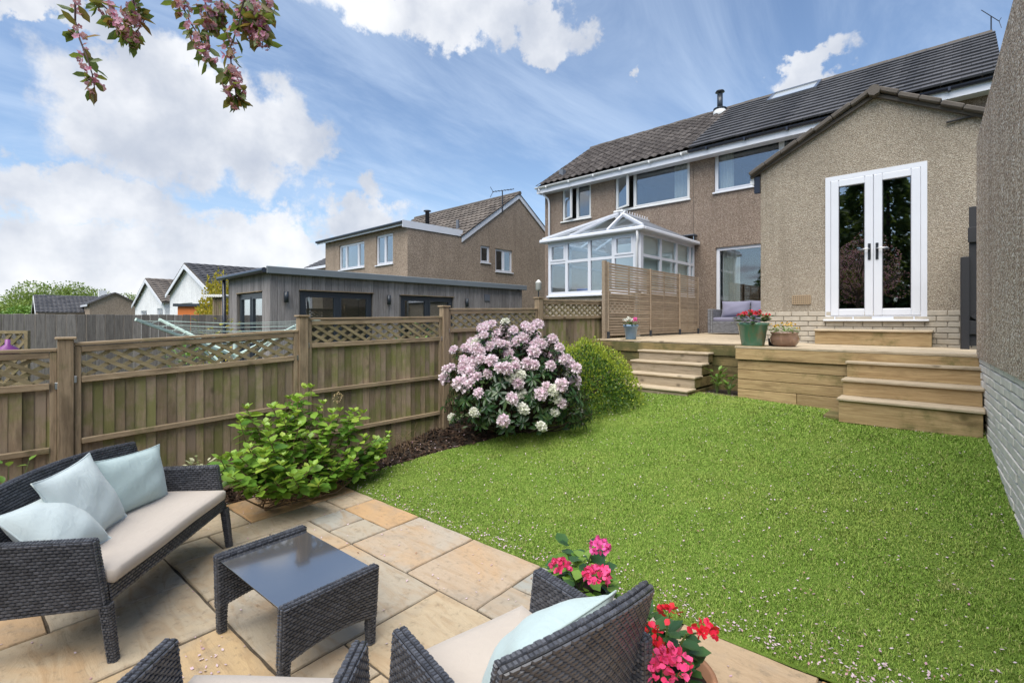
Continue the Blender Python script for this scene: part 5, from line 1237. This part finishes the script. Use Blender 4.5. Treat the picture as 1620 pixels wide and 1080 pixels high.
def leaf_obj(name, P, D, N, size, m, parent, shape=(LEAFV, LEAFF), width=1.0, kind='stuff'):
    V, Fc = cards(P, D, N, size, shape, width)
    RM = np.array(ROOT[parent.name].inverted()) if parent is not None else np.eye(4); V = V @ RM[:3, :3].T + RM[:3, 3]
    return tag(put(bpy.data.objects.new(name, fast(name, V, Fc, m, True)), parent), kind=kind)
def unit(n): v = RNG.normal(size=(n, 3)); return v / np.linalg.norm(v, axis=1, keepdims=True)
_lm = {}
def leaf_mesh(m):
    if m not in _lm: _lm[m] = fast('leaf', LEAFV + np.array([.5, 0, 0]), LEAFF, m, True)
    return _lm[m]
def leaf_inst(name, p, d_, n_, s_, m, parent, width=1.0):
    X, Y, Z = rot_frames(np.array([d_], float), np.array([n_], float)); return inst(name, leaf_mesh(m), parent, basis(X[0] * s_, Y[0] * s_ * width, Z[0] * s_, p))

# ---- hydrangea: woody stems with whorls of bright leaves; the front 300 leaves are single objects
hy = thing('hydrangea_shrub', 'loose leafy bright green hydrangea bush in the bed by the fence', 'shrub', (-4.66, 1.95, 0))
st = MB(); L_P, L_D, L_N, L_S, L_M = [], [], [], [], []
root = Vector((-4.72, 1.95, .03))
tips = []
for px, py, D_ in [(492, 605, 4.75), (478, 625, 4.7), (510, 640, 4.8), (460, 650, 4.55), (430, 635, 4.45), (395, 645, 4.35), (375, 665, 4.2), (420, 665, 4.3), (450, 690, 4.2), (480, 665, 4.5), (520, 665, 4.7), (555, 650, 4.9), (575, 655, 5.0), (540, 690, 4.75), (570, 690, 4.9), (600, 690, 5.05), (615, 685, 5.1), (500, 700, 4.4), (430, 695, 4.05), (400, 700, 3.95), (370, 720, 3.85), (350, 730, 3.8), (385, 735, 3.8), (420, 730, 3.9), (455, 725, 4.0), (490, 735, 4.1), (520, 725, 4.4), (550, 720, 4.6), (590, 720, 4.9), (370, 755, 3.7), (440, 750, 3.8), (470, 755, 3.95), (505, 760, 4.1), (405, 765, 3.75), (530, 745, 4.4), (600, 705, 5.0), (465, 620, 4.7), (530, 655, 4.8), (485, 685, 4.3), (415, 715, 3.95), (445, 660, 4.4), (560, 735, 4.6)]:
    for q in range(2):
        p = atD(px + random.uniform(-9, 9), py + random.uniform(-9, 9) + 4, D_ + random.uniform(-.12, .18) + q * .12)
        if p.x < -5.22: p.x = -5.22 + random.uniform(0, .1)
        tips.append((p, q))
for p, q in tips:
    b_ = root + Vector((random.uniform(-.25, .25), random.uniform(-.35, .45), 0)); mid = b_.lerp(p, .5) + Vector((random.uniform(-.08, .08), random.uniform(-.08, .08), -.10))
    st.tube([b_, mid, p], [.008, .0055, .003], 5)
    for nd in range(5):                                              # pairs of leaves down the shoot
        c_ = p.lerp(mid, nd * .13); ax = (p - mid).normalized(); a0 = random.uniform(0, 6.28)
        for k in range(4 if nd == 0 else 3):
            a_ = a0 + k * 6.28 / (4 if nd == 0 else 3) + random.uniform(-.3, .3); h = Vector((math.cos(a_), math.sin(a_), 0)); up = random.uniform(.7, 1.3) if nd == 0 else random.uniform(.0, .6) - nd * .12
            L_P.append(c_); L_D.append(h + Vector((0, 0, up))); L_N.append(Vector((0, 0, 1)) - h * up * .8 + Vector((random.uniform(-.6, .6), random.uniform(-.6, .6), 0))); L_S.append(random.uniform(.055, .085) if nd == 0 else random.uniform(.085, .13)); L_M.append('leaf_hydrangea_new' if nd == 0 or (nd == 1 and random.random() < .5) else 'leaf_hydrangea')
ob('stems', st, 'stem_brown', hy)
order = sorted(range(len(L_P)), key=lambda i: (L_P[i] - Vector((0, 0, EYE))).length)
for i in order[:300]: leaf_inst('leaf', L_P[i], L_D[i], L_N[i], L_S[i], L_M[i], hy, 1.15)
for m in ('leaf_hydrangea', 'leaf_hydrangea_new'):
    ids = [i for i in order[300:] if L_M[i] == m]
    if ids: leaf_obj('foliage', [L_P[i] for i in ids], [L_D[i] for i in ids], [L_N[i] for i in ids], [L_S[i] for i in ids], m, hy, width=1.15)
dh = atD(534, 628, 4.85); n_ = 90; leaf_obj('dried_flower_head', np.array(dh) + unit(n_) * .045, unit(n_), unit(n_), RNG.uniform(.012, .022, n_), 'straw', hy, (DIAV, DIAF))
# small variegated and grassy plants in the bed
def tuft(name, label, c_, n_, h_, spread, m, ls, width=1.0, cat='plant', upright=1.0, stems=True):
    t = thing(name, label, cat, tuple(c_)); P, D_, N_ = [], [], []; sm_ = MB()
    for k in range(n_):
        a_ = random.uniform(0, 6.28); h = Vector((math.cos(a_), math.sin(a_), 0)); r_ = random.random() ** .5 * spread; z = random.uniform(.25, 1) * h_
        tip = Vector(c_) + h * r_ * (z / h_) + Vector((0, 0, z)); 
        if stems and k % 3 == 0: sm_.tube([Vector(c_) + h * r_ * .1, Vector(c_) + h * r_ * .5 * (z / h_) + Vector((0, 0, z * .6)), tip], [.004, .003, .002], 4)
        P.append(tip); D_.append(h + Vector((random.uniform(-.4, .4), random.uniform(-.4, .4), upright * random.uniform(0, 1)))); N_.append(Vector((0, 0, 1)) + h * random.uniform(-.6, .2))
    if stems: ob('stems', sm_, 'stem_green', t)
    leaf_obj('foliage', P, D_, N_, RNG.uniform(.7, 1.3, n_) * ls, m, t, width=width); return t
tuft('variegated_shrub', 'low variegated shrub between the sofa arm and the hydrangea', (-4.85, 1.25, .02), 130, .45, .20, 'leaf_varieg', .05)
tuft('green_seedling', 'bright green seedling at the left edge behind the sofa', atD(12, 745, 3.35) - Vector((0, 0, .5)), 26, .55, .16, 'leaf_mid', .07)
gs = thing('dry_grass_tuft', 'dry straw-coloured grass tuft at the foot of the fence', 'grass', (-4.9, 3.35, lawnz(-5, 3.35))); mb = MB()
for k in range(70):
    b_ = Vector((-4.93 + random.gauss(0, .07), 3.25 + random.gauss(0, .28), 0)); b_.z = bedz(b_.x, b_.y); a_ = random.uniform(0, 6.28); L_ = random.uniform(.12, .34)
    mb.tube([b_, b_ + Vector((math.cos(a_) * L_ * .25, math.sin(a_) * L_ * .25, L_ * .6)), b_ + Vector((math.cos(a_) * L_ * .7, math.sin(a_) * L_ * .7, L_ * .7))], [.0025, .002, .001], 3)
ob('blades', mb, 'stem_brown', gs, kind='stuff')

# ---- rhododendron in flower
RC = Vector((-4.16, 4.53, lawnz(-4.1, 4.5) - .02))
rh = thing('rhododendron_bush', 'round rhododendron covered in pale pink flower trusses against the fence', 'shrub', tuple(RC))
def truss_mesh(m):
    P, D_, N_ = [], [], []
    for k in range(16):
        ph = k * 2.4; ct = 1 - (k + .5) / 16 * 1.15; s_ = math.sqrt(max(0, 1 - ct * ct)); o = Vector((math.cos(ph) * s_, math.sin(ph) * s_, ct)); c_ = o * .024
        u = o.orthogonal().normalized(); v = o.cross(u)
        for q in range(5):
            a_ = q * 1.2566 + ph; h = u * math.cos(a_) + v * math.sin(a_); P.append(c_ + h * .004); D_.append(o * .8 + h * random.uniform(.6, 1.1)); N_.append(o - h * random.uniform(.3, .9))
    V, Fc = cards(P, D_, N_, np.array([random.uniform(.030, .046) for _ in P]), (LEAFV, LEAFF), 1.15); return fast('flower_truss', V, Fc, m, True)
tms = [truss_mesh('petal_rhodo'), truss_mesh('petal_rhodo_white')]
st = MB(); P, D_, N_, Sz = [], [], [], []
def rh_shell(th, ph):                                                # uneven dome
    k = 1 + .10 * math.sin(3 * th + 1) + .08 * math.sin(5 * th + 2 * ph) + .06 * math.sin(8 * ph + 4 * th) + .05 * math.sin(11 * th)
    return Vector((math.cos(th) * math.cos(ph) * .80 * k - .10 * math.sin(ph), math.sin(th) * math.cos(ph) * .80 * k - .08 * math.sin(ph), .34 + math.sin(ph) * .92 * k + .04))
for k in range(330):
    th = k * 2.39996 + random.uniform(-.15, .15); sp = -.18 + 1.14 * ((k + .5) / 330); ph = math.asin(min(.98, sp)) + random.uniform(-.05, .05)
    p = RC + rh_shell(th, ph) * random.uniform(.93, 1.04); o = (p - RC - Vector((0, 0, .4))).normalized(); o = (o + Vector((0, 0, .35))).normalized()
    low_ = p.z - RC.z < .62
    p.x = max(p.x, -5.02)
    gap = math.sin(p.x * 9 + p.z * 5) * math.sin(p.y * 8 - p.z * 7)
    if (gap > -.62 or p.z - RC.z > 1.0) and (not low_ or random.random() < .36):
        s_ = random.uniform(1.05, 1.55); X = o.orthogonal().normalized(); Y = o.cross(X)
        inst('flower_truss', tms[1 if (low_ and random.random() < .55) or random.random() < .06 else 0], rh, basis(X * s_ * random.uniform(.85, 1.15), Y * s_ * random.uniform(.85, 1.15), o * s_ * random.uniform(.8, 1.1), p))
    b_ = RC + Vector((random.uniform(-.12, .12), random.uniform(-.12, .12), 0)); st.tube([b_, RC + (p - RC) * .55 + Vector((0, 0, -.05)), p - o * .01], [.012, .007, .004], 5)
    for q in range(13):
        a_ = q * .9 + random.uniform(-.2, .2); X = o.orthogonal().normalized(); Y = o.cross(X); h = X * math.cos(a_) + Y * math.sin(a_)
        P.append(p - o * (.018 + .012 * q * random.random())); D_.append(h + o * random.uniform(-.35, .35)); N_.append(o + h * random.uniform(-.3, .4)); Sz.append(random.uniform(.075, .115))
for k in range(700):
    th, ph = random.uniform(0, 6.28), random.uniform(-.3, 1.4); p = RC + rh_shell(th, ph) * random.uniform(.55, .93); p.x = max(p.x, -5.05)
    P.append(p); d_ = Vector(unit(1)[0]); D_.append(d_); N_.append(Vector(unit(1)[0]) + Vector((0, 0, 1))); Sz.append(random.uniform(.07, .11))
ob('stems', st, 'bark', rh); leaf_obj('foliage', P, D_, N_, Sz, 'leaf_rhodo', rh, width=.62)

# ---- clipped round bush
def dome_bush(name, label, C, rad, n_in, n_out, ls, cat='shrub', m0='leaf_box', m1='leaf_box_new', group=None):
    t = thing(name, label, cat, tuple(C), group=group); C = np.array(C)
    def pts(n_, lo, hi):
        u = unit(n_); u[:, 2] = np.abs(u[:, 2]) * 1.2 - .18; u /= np.linalg.norm(u, axis=1, keepdims=True)
        k = 1 + .07 * np.sin(4 * np.arctan2(u[:, 1], u[:, 0]) + 5 * u[:, 2]) + .05 * np.sin(9 * u[:, 0] + 7 * u[:, 2] + 6 * u[:, 1])
        r = RNG.uniform(lo, hi, n_) * k; return C + u * r[:, None] * np.array(rad) + np.array([0, 0, rad[2] * .12]), u
    P, u = pts(n_in, .55, .97); leaf_obj('foliage', P, u + .9 * unit(n_in), unit(n_in) + u, RNG.uniform(.8, 1.3, n_in) * ls, m0, t, (DIAV, DIAF), 1.2)
    P, u = pts(n_out, .95, 1.05); w_ = u[:, 2] > RNG.uniform(-.25, .55, n_out); P, u = P[w_], u[w_]
    leaf_obj('new_growth', P, u + np.array([0, 0, .7]) + .6 * unit(len(P)), u + .7 * unit(len(P)), RNG.uniform(.8, 1.3, len(P)) * ls, m1, t, (DIAV, DIAF), 1.1)
    sm_ = MB()
    for k in range(14): d_ = Vector(unit(1)[0]); d_.z = abs(d_.z) + .3; d_.normalize(); c0 = Vector(C); sm_.tube([c0, c0 + Vector((d_.x * rad[0], d_.y * rad[1], d_.z * rad[2])) * .5, c0 + Vector((d_.x * rad[0], d_.y * rad[1], d_.z * rad[2])) * .85], [.014, .009, .004], 5)
    ob('stems', sm_, 'bark', t); return t
dome_bush('clipped_bush', 'round yellow-green clipped bush between the rhododendron and the steps', (-3.98, 5.70, lawnz(-4, 5.7)), (.80, .80, .76), 13000, 7000, .030)
tuft('fern', 'feathery green foliage poking up behind the rhododendron', (-4.85, 5.35, .5), 260, 1.05, .32, 'leaf_mid', .05, .5)
# plants beside the steps
for c_, n_, h_, lb in (((-2.62, 7.12, .645), 40, .34, 'left leafy plant in the pocket between steps and planter'), ((-2.42, 7.02, .645), 34, .28, 'right leafy plant in the pocket between steps and planter')):
    tuft('leafy_plant', 'small bright green ' + lb, c_, n_, h_, .11, 'leaf_mid', .085, .8)
tuft('leafy_plant', 'single green sprig between the round bush and the left steps', (-4.25, 7.2, .6), 18, .38, .07, 'leaf_mid', .08, .8)

# ================================================================== POTS
def pot(name, label, c_, prof, m, soil_r, soil_z):
    t = thing(name, label, 'plant pot', tuple(c_)); ob('pot', MB().lathe(prof, c_, 36), m, t, True); ob('soil', MB().lathe([(soil_r, soil_z - .02), (soil_r, soil_z), (soil_r * .5, soil_z + .012)], c_, 24), 'soil', t); return t
def flower_head(nm, c_, r_, n_, m, parent, ps=.02):
    u = unit(n_); u[:, 2] = np.abs(u[:, 2]) * .9 - .1; P = np.array(c_) + u * r_ * RNG.uniform(.65, 1, (n_, 1)); return leaf_obj(nm, P, u + .9 * unit(n_), u + .5 * unit(n_), RNG.uniform(.8, 1.2, n_) * ps, m, parent, width=1.5, kind=None)
def pot_leaves(parent, c_, n_, r_, h_, ls, m, width=1.5, nm='leaf', single=True):
    for k in range(n_):
        a_ = random.uniform(0, 6.28); rr = r_ * math.sqrt(random.random()); h = Vector((math.cos(a_), math.sin(a_), 0)); p = Vector(c_) + h * rr + Vector((0, 0, h_ * (random.uniform(.2, 1)) * (1.15 - .6 * rr / r_)))
        leaf_inst(nm, p, h + Vector((random.uniform(-.5, .5), random.uniform(-.5, .5), random.uniform(-.3, .5))), Vector((0, 0, 1)) + h * random.uniform(-.2, .9), ls * random.uniform(.7, 1.25), m, parent, width)
# foreground: teal pot of geraniums
c1 = Vector((-1.43, 2.02, .0)); tp = pot('geranium_pot', 'teal glazed pot of pink geraniums behind the armchair arm', c1, [(.10, 0), (.115, .02), (.15, .30), (.165, .31), (.165, .35), (.148, .35), (.140, .31)], 'glaze_teal', .14, .31)
pot_leaves(tp, c1 + Vector((0, 0, .31)), 110, .16, .20, .06, 'leaf_mid'); pot_leaves(tp, c1 + Vector((-.04, .06, .36)), 22, .11, .20, .08, 'leaf_dark')
for px, py, D_, r_, n_, m in ((948, 866, 2.16, .042, 70, 'petal_magenta'), (944, 913, 2.02, .052, 110, 'petal_pink'), (886, 896, 2.14, .036, 60, 'petal_pink')):
    p = atD(px, py, D_); flower_head('flower_head', p, r_, n_, m, tp, .024); ob('stem', MB().tube([c1 + Vector((0, 0, .32)), (c1 + Vector((0, 0, .45))).lerp(p, .6), p], [.004, .0035, .003], 6), 'stem_green', tp)
c2 = Vector((-.87, 1.80, 0)); tp = pot('begonia_pot', 'terracotta pot of red begonias behind the armchair back', c2, [(.12, 0), (.13, .02), (.175, .24), (.195, .245), (.20, .31), (.178, .31), (.170, .27)], 'terracotta', .17, .27)
pot_leaves(tp, c2 + Vector((-.05, -.02, .28)), 110, .155, .26, .075, 'leaf_dark', 1.3)
for px, py, D_, r_, n_, m in ((1060, 972, 1.86, .034, 26, 'petal_red'), (1066, 1052, 1.62, .058, 70, 'petal_pink'), (1112, 1000, 1.72, .036, 34, 'petal_red'), (1040, 1035, 1.70, .045, 40, 'petal_red'), (1000, 978, 1.90, .028, 22, 'petal_red'), (1014, 968, 1.95, .022, 14, 'petal_red'), (1035, 1000, 1.80, .025, 18, 'petal_red'), (985, 970, 1.95, .025, 16, 'petal_red'), (1048, 1075, 1.6, .04, 30, 'petal_pink')):
    p = atD(px, py, D_); flower_head('flower_head', p, r_, n_, m, tp, .026); ob('stem', MB().tube([c2 + Vector((0, 0, .30)), (c2 + Vector((0, 0, .45))).lerp(p, .6), p], [.005, .004, .003], 6), 'stem_green', tp)
# deck pots
def deck_pot(px, py, Y): p = atY(px, py, Y); return Vector((p.x, Y, DZ))
c3 = deck_pot(1191, 545, 7.02); tp = pot('begonia_pot', 'green glazed pot of red begonias on the deck edge', c3, [(.135, 0), (.14, .012), (.185, .27), (.20, .285), (.20, .315), (.186, .315), (.178, .29)], 'glaze_green', .178, .29)
pot_leaves(tp, c3 + Vector((0, 0, .30)), 130, .20, .17, .07, 'leaf_dark', 1.4)
for k in range(17): a_ = k * 2.4; r_ = .20 * math.sqrt((k + .5) / 17); p = c3 + Vector((math.cos(a_) * r_, math.sin(a_) * r_, .40 + .06 * (1 - r_ / .2) + random.uniform(-.02, .04))); flower_head('flower_head', p, .02, 18, 'petal_red', tp, .022)
ob('stand', MB().cbox(c3.x - .17, c3.x + .17, c3.y - .17, c3.y + .17, DZ - .001, DZ + .006, .002), 'deck_dark', tp)
c4 = deck_pot(1241, 548, 7.12); tp = pot('pansy_pot', 'brown rounded bowl of yellow pansies on the deck edge', c4, [(.10, 0), (.13, .012), (.165, .06), (.172, .11), (.155, .165), (.168, .178), (.165, .192), (.15, .188), (.145, .17)], 'glaze_brown', .145, .17)
pot_leaves(tp, c4 + Vector((0, 0, .17)), 130, .15, .13, .045, 'leaf_mid', .9)
for k in range(15): a_ = k * 2.4; r_ = .18 * math.sqrt((k + .5) / 15); p = c4 + Vector((math.cos(a_) * r_, math.sin(a_) * r_, .26 + .05 * (1 - r_ / .18) + random.uniform(-.02, .03))); flower_head('flower_head', p, .011, 7, 'petal_yellow', tp, .02)
tag(ob('black_pot', MB().lathe([(.05, 0), (.06, .02), (.065, .10), (.058, .10), (.05, .08)], c4 + Vector((-.16, .10, 0)), 20), 'rubber', None, True), 'small black pot between the green pot and the brown bowl', 'pot')
c5 = deck_pot(998, 535, 7.75); tp = pot('flower_pot', 'pale blue pot of white and pink flowers in front of the slatted screen', c5, [(.085, 0), (.09, .01), (.12, .22), (.132, .225), (.135, .265), (.12, .265), (.115, .24)], 'glaze_blue', .115, .24)
pot_leaves(tp, c5 + Vector((0, 0, .24)), 60, .12, .10, .05, 'leaf_dark', 1.3)
for dx, dz, m in ((-.09, .37, 'petal_white'), (-.04, .36, 'petal_white'), (-.12, .34, 'petal_white'), (.08, .36, 'petal_magenta'), (.10, .34, 'petal_magenta'), (-.0, .345, 'petal_white')): flower_head('flower_head', c5 + Vector((dx * .9, random.uniform(-.05, .05), dz)), .026, 26, m, tp, .026)
ob('stand', MB().cbox(c5.x - .14, c5.x + .14, c5.y - .14, c5.y + .14, DZ - .001, DZ + .006, .002), 'deck_dark', tp)

# ================================================================== NEXT GARDEN: rotary dryer, shrubs
dc = atD(372, 560, 6.3); dc.z = -.25; dr = thing('rotary_clothes_dryer', 'pale green rotary clothes dryer with white lines behind the lattice', 'clothes dryer', tuple(dc))
zc = 1.28; ob('pole', MB().tube([dc, (dc.x, dc.y, zc + .12)], .024, 10), 'line_green', dr); ends = []
for k in range(4):
    a_ = R(28 + 90 * k); e_ = Vector((dc.x + math.cos(a_) * 1.28, dc.y + math.sin(a_) * 1.28, zc + .42 - (.05 if k == 1 else 0))); s0 = Vector((dc.x, dc.y, zc - .06)); ends.append((s0, e_)); ob('arm', MB().beam(s0, e_, .022, .03), 'line_green', dr); ob('strut', MB().beam(Vector((dc.x, dc.y, zc - .35)), s0.lerp(e_, .5), .016, .02), 'line_green', dr)
for r_ in range(6):
    f = .42 + .11 * r_; ls = [a.lerp(b, f) for a, b in ends]
    for k in range(4): a, b = ls[k], ls[(k + 1) % 4]; ob('line', MB().tube([a, (a + b) / 2 - Vector((0, 0, .03)), b], .0035, 4), 'line_green', dr)
for px, py, D_, n_, m, lb in ((300, 560, 6.9, 160, 'leaf_mid', 'green shrub behind the lattice below the dryer lines'), (345, 520, 7.6, 120, 'leaf_yellow', 'yellow leaved shrub in front of the garden room'), (655, 520, 7.6, 120, 'leaf_mid', 'leafy shrub behind the lattice left of the rhododendron')):
    p = atD(px, py, D_); tuft('garden_shrub', lb, (p.x, p.y, -.25), n_, p.z + .4, .35, m, .09, 1.0)
p = atD(348, 458, 14.5); dome_bush('yellow_shrub', 'yellow shrub between the white gabled house and the garden room', (p.x, p.y, -.2), (.7, .7, p.z + .1), 3500, 2500, .09, 'shrub', 'leaf_yellow', 'leaf_yellow')
p = atD(12, 540, 4.6); tag(ob('garden_ornament', MB().lathe([(.04, -.05), (.075, 0), (.08, .05), (.02, .09), (.018, .14)], (p.x, p.y, p.z - .12), 16), 'purple_plastic', None, True), 'purple ornament hanging on the left trellis', 'ornament')
p = atD(852, 460, 10); mb = MB().tube([(p.x, p.y, -.2), (p.x, p.y, p.z)], .012, 6); bf = thing('bird_feeder', 'bird feeder on a thin pole left of the conservatory', 'bird feeder', (p.x, p.y, -.2)); ob('pole', mb, 'dark_steel', bf); ob('feeder', MB().lathe([(.02, 0), (.06, .02), (.06, .16), (.07, .17), (.01, .23)], p, 14), 'lamp_white', bf, True)

# ================================================================== TREES
def crown(C, rad, n_, ls, m, parent, name='crown', clumps=40, cr=.34):
    cc = unit(clumps); cc[:, 2] = cc[:, 2] * .85 + .1; cc *= RNG.uniform(.35, .95, (clumps, 1)); idx = RNG.integers(0, clumps, n_); u = unit(n_)
    P = np.array(C) + (cc[idx] + u * cr * RNG.uniform(.5, 1, (n_, 1))) * np.array(rad); return leaf_obj(name, P, u + .8 * unit(n_), u + .6 * unit(n_) + np.array([0, 0, .4]), RNG.uniform(.7, 1.3, n_) * ls, m, parent, (DIAV, DIAF), 1.3)
def tree(name, label, base_, h_, rad, n_, ls, m, group=None, tr=.16, cz=.62):
    t = thing(name, label, 'tree', tuple(base_), group=group); b_ = Vector(base_); C = b_ + Vector((0, 0, h_ * cz)); tk = MB(); tk.tube([b_, b_ + Vector((.05, .03, h_ * .35)), C + Vector((0, 0, h_ * .1))], [tr, tr * .75, tr * .3], 10)
    for k in range(9): d_ = Vector(unit(1)[0]); d_.z = abs(d_.z) * .6 + .15; s_ = b_.lerp(C, random.uniform(.45, .95)); tk.tube([s_, s_ + Vector((d_.x * rad[0], d_.y * rad[1], d_.z * rad[2])) * .45 + Vector((0, 0, .05)), s_ + Vector((d_.x * rad[0], d_.y * rad[1], d_.z * rad[2])) * .85], [tr * .4, tr * .22, tr * .08], 6)
    ob('trunk', tk, 'bark', t); crown(C, rad, n_, ls, m, t); return t
for px, py, D_, rx, lb, m in ((105, 440, 62, 5.0, 'tall rounded green tree behind the wide grey bungalow roof', 'leaf_tree'), (48, 468, 56, 3.4, 'lower green tree left of the tall rounded one', 'leaf_tree'), (8, 476, 66, 3.8, 'green tree at the far left edge of the horizon', 'leaf_tree'), (68, 480, 50, 2.4, 'pale green bushy tree just above the far fence', 'leaf_mid'), (165, 458, 75, 3.5, 'hazy tree behind the bungalow chimney', 'leaf_tree'), (25, 490, 48, 2.2, 'small pale bush above the far fence at left', 'leaf_mid'), (205, 468, 85, 3.5, 'distant green tree between bungalow and white gables', 'leaf_tree')):
    p = atD(px, py, D_); h_ = p.z + .25; tree('garden_tree', lb, (p.x, p.y, -.25), h_, (rx, rx, h_ * .42), 9000, .24, m, 'trees on the left horizon', .2, .56)
# tall dark conifers and shrubs behind the camera, seen mirrored in the door glass
def conifer(label, b_, h_, r_, n_):
    t = thing('conifer', label, 'tree', tuple(b_), group='conifers behind the viewer'); ob('trunk', MB().tube([b_, Vector(b_) + Vector((0, 0, h_ * .95))], [.16, .03], 8), 'bark', t)
    z = RNG.random(n_) ** 1.4 * .95 + .03; a_ = RNG.uniform(0, 6.28, n_); rr = r_ * (1 - z) ** .8 * RNG.uniform(.35, 1, n_) * (1 + .2 * np.sin(z * 60)); P = np.column_stack([b_[0] + np.cos(a_) * rr, b_[1] + np.sin(a_) * rr, b_[2] + z * h_])
    D_ = np.column_stack([np.cos(a_), np.sin(a_), np.full(n_, -.25)]) + .5 * unit(n_); leaf_obj('crown', P, D_, unit(n_) + np.array([0, 0, 1]), RNG.uniform(.18, .42, n_), 'leaf_conifer', t, (DIAV, DIAF), .9)
for x, y, h_, r_ in ((-4.6, -8.2, 8.5, 1.9), (-2.4, -9.0, 9.5, 2.1), (-.2, -8.4, 8.0, 1.9), (-6.8, -9.2, 8.5, 2.0), (2.0, -9.0, 9.0, 2.0), (-3.5, -10.8, 10.0, 2.2), (4.2, -8.8, 8, 2.0), (-9.2, -9.0, 8, 2.0)): conifer('tall dark conifer behind the viewer', (x, y, -.25), h_, r_, 7000)
# crab apple: stands left behind the viewer, its blossoming twigs hang into the top of the picture
ca = thing('crab_apple_tree', 'crab apple tree with hanging twigs of pink blossom and bronze leaves at top left', 'tree', (-2.55, -1.25, 0))
tk = MB(); tk.tube([(-2.55, -1.25, -.05), (-2.5, -1.2, .9), (-2.42, -1.05, 1.7), (-2.35, -.8, 2.4)], [.09, .075, .06, .045], 12)
HUB = Vector((-2.35, -.8, 2.4)); OV = Vector((-2.1, .12, 3.35)); tk.tube([HUB, HUB.lerp(OV, .5) + Vector((0, 0, .2)), OV, Vector((-1.75, .75, 3.5))], [.04, .03, .018, .008], 8)
for k in range(12): a_ = k * 2.4; d_ = Vector((math.cos(a_), math.sin(a_) - .55, .55)); tk.tube([HUB, HUB + d_ * .5, HUB + d_ * 1.05 + Vector((0, 0, .05))], [.03, .018, .006], 6)
ob('trunk', tk, 'bark', ca)
n_ = 2600; u = unit(n_); cc = unit(26) * RNG.uniform(.3, 1, (26, 1)); P = np.array([-2.5, -1.7, 3.15]) + (cc[RNG.integers(0, 26, n_)] * .8 + u * .3) * np.array([1.4, 1.0, 1.25]); leaf_obj('crown', P, u, unit(n_), RNG.uniform(.035, .06, n_), 'leaf_crab', ca, width=.9)
n_ = 5200; u = unit(n_); P = np.array([-2.5, -1.7, 3.15]) + (cc[RNG.integers(0, 26, n_)] * .8 + u * .3) * np.array([1.4, 1.0, 1.25]); leaf_obj('blossom_mass', P, u, unit(n_), RNG.uniform(.025, .045, n_), 'petal_crab', ca, (DIAV, DIAF), 1.5)
def blossom_mesh():
    P, D_, N_ = [], [], []
    for q in range(5): a_ = q * 1.2566; h = Vector((math.cos(a_), math.sin(a_), .35)); P.append(h * .002); D_.append(h); N_.append(Vector((0, 0, 1)) - h * .3)
    V, Fc = cards(P, D_, N_, np.full(5, .019), width=1.5); return fast('blossom', V, Fc, 'petal_crab', True)
bm_ = blossom_mesh()
TW = [([(121, -60), (119, 0), (119, 34), (126, 62), (138, 92), (146, 118), (150, 142)], 1.95, 20), ([(148, -50), (152, 0), (176, 20), (196, 44), (212, 62)], 2.05, 40), ([(205, -50), (210, -5), (214, 18), (208, 34)], 2.0, 20), ([(268, -60), (284, 0), (300, 34), (318, 62), (328, 92)], 2.0, 26), ([(318, -50), (324, 0), (330, 30), (326, 48)], 2.05, 22), ([(352, -50), (350, 0), (346, 22), (342, 36)], 2.1, 24), ([(392, -60), (386, 0), (376, 44), (364, 76), (366, 108), (372, 140), (374, 158)], 1.95, 44), ([(398, -50), (402, 0), (410, 36), (418, 66)], 1.98, 40), ([(424, -50), (424, 0), (421, 12)], 2.1, 12), ([(380, -40), (384, 6), (392, 30), (396, 48)], 2.0, 30)]
leaves_done = 0
for pts, D_, nl in TW:
    wp = [atD(x, y, D_ + .03 * math.sin(i)) for i, (x, y) in enumerate(pts)]; top_ = wp[0].copy()
    ob('twig', MB().tube([Vector((-2.0, .35, 3.42)), (Vector((-2.0, .35, 3.42)) + top_) / 2 + Vector((0, 0, .18)), top_] + wp[1:], [.006, .005, .0045] + [.0042 - .0026 * i / len(wp) for i in range(1, len(wp))], 6), 'twig', ca)
    seg = list(zip(wp[:-1], wp[1:])); 
    for k in range(int(nl * 1.35)):
        a, b = seg[min(len(seg) - 1, 1 + int((len(seg) - 1) * (k / nl)))]; p = a.lerp(b, random.random()); h = Vector(unit(1)[0])
        d_ = h + Vector((0, 0, -.75)); p2 = p + h * random.uniform(0, .02)
        leaf_inst('leaf', p2, d_, Vector(unit(1)[0]), random.uniform(.045, .075), 'leaf_crab', ca, .75)
        if random.random() < .7:
            for q in range(2):
                o = (Vector(unit(1)[0]) + Vector((0, 0, -.2))).normalized(); X = o.orthogonal().normalized(); pp = p + o * random.uniform(.015, .04); s_ = random.uniform(.45, .95); inst('blossom', bm_, ca, basis(X * s_, o.cross(X) * s_, o * s_, pp))
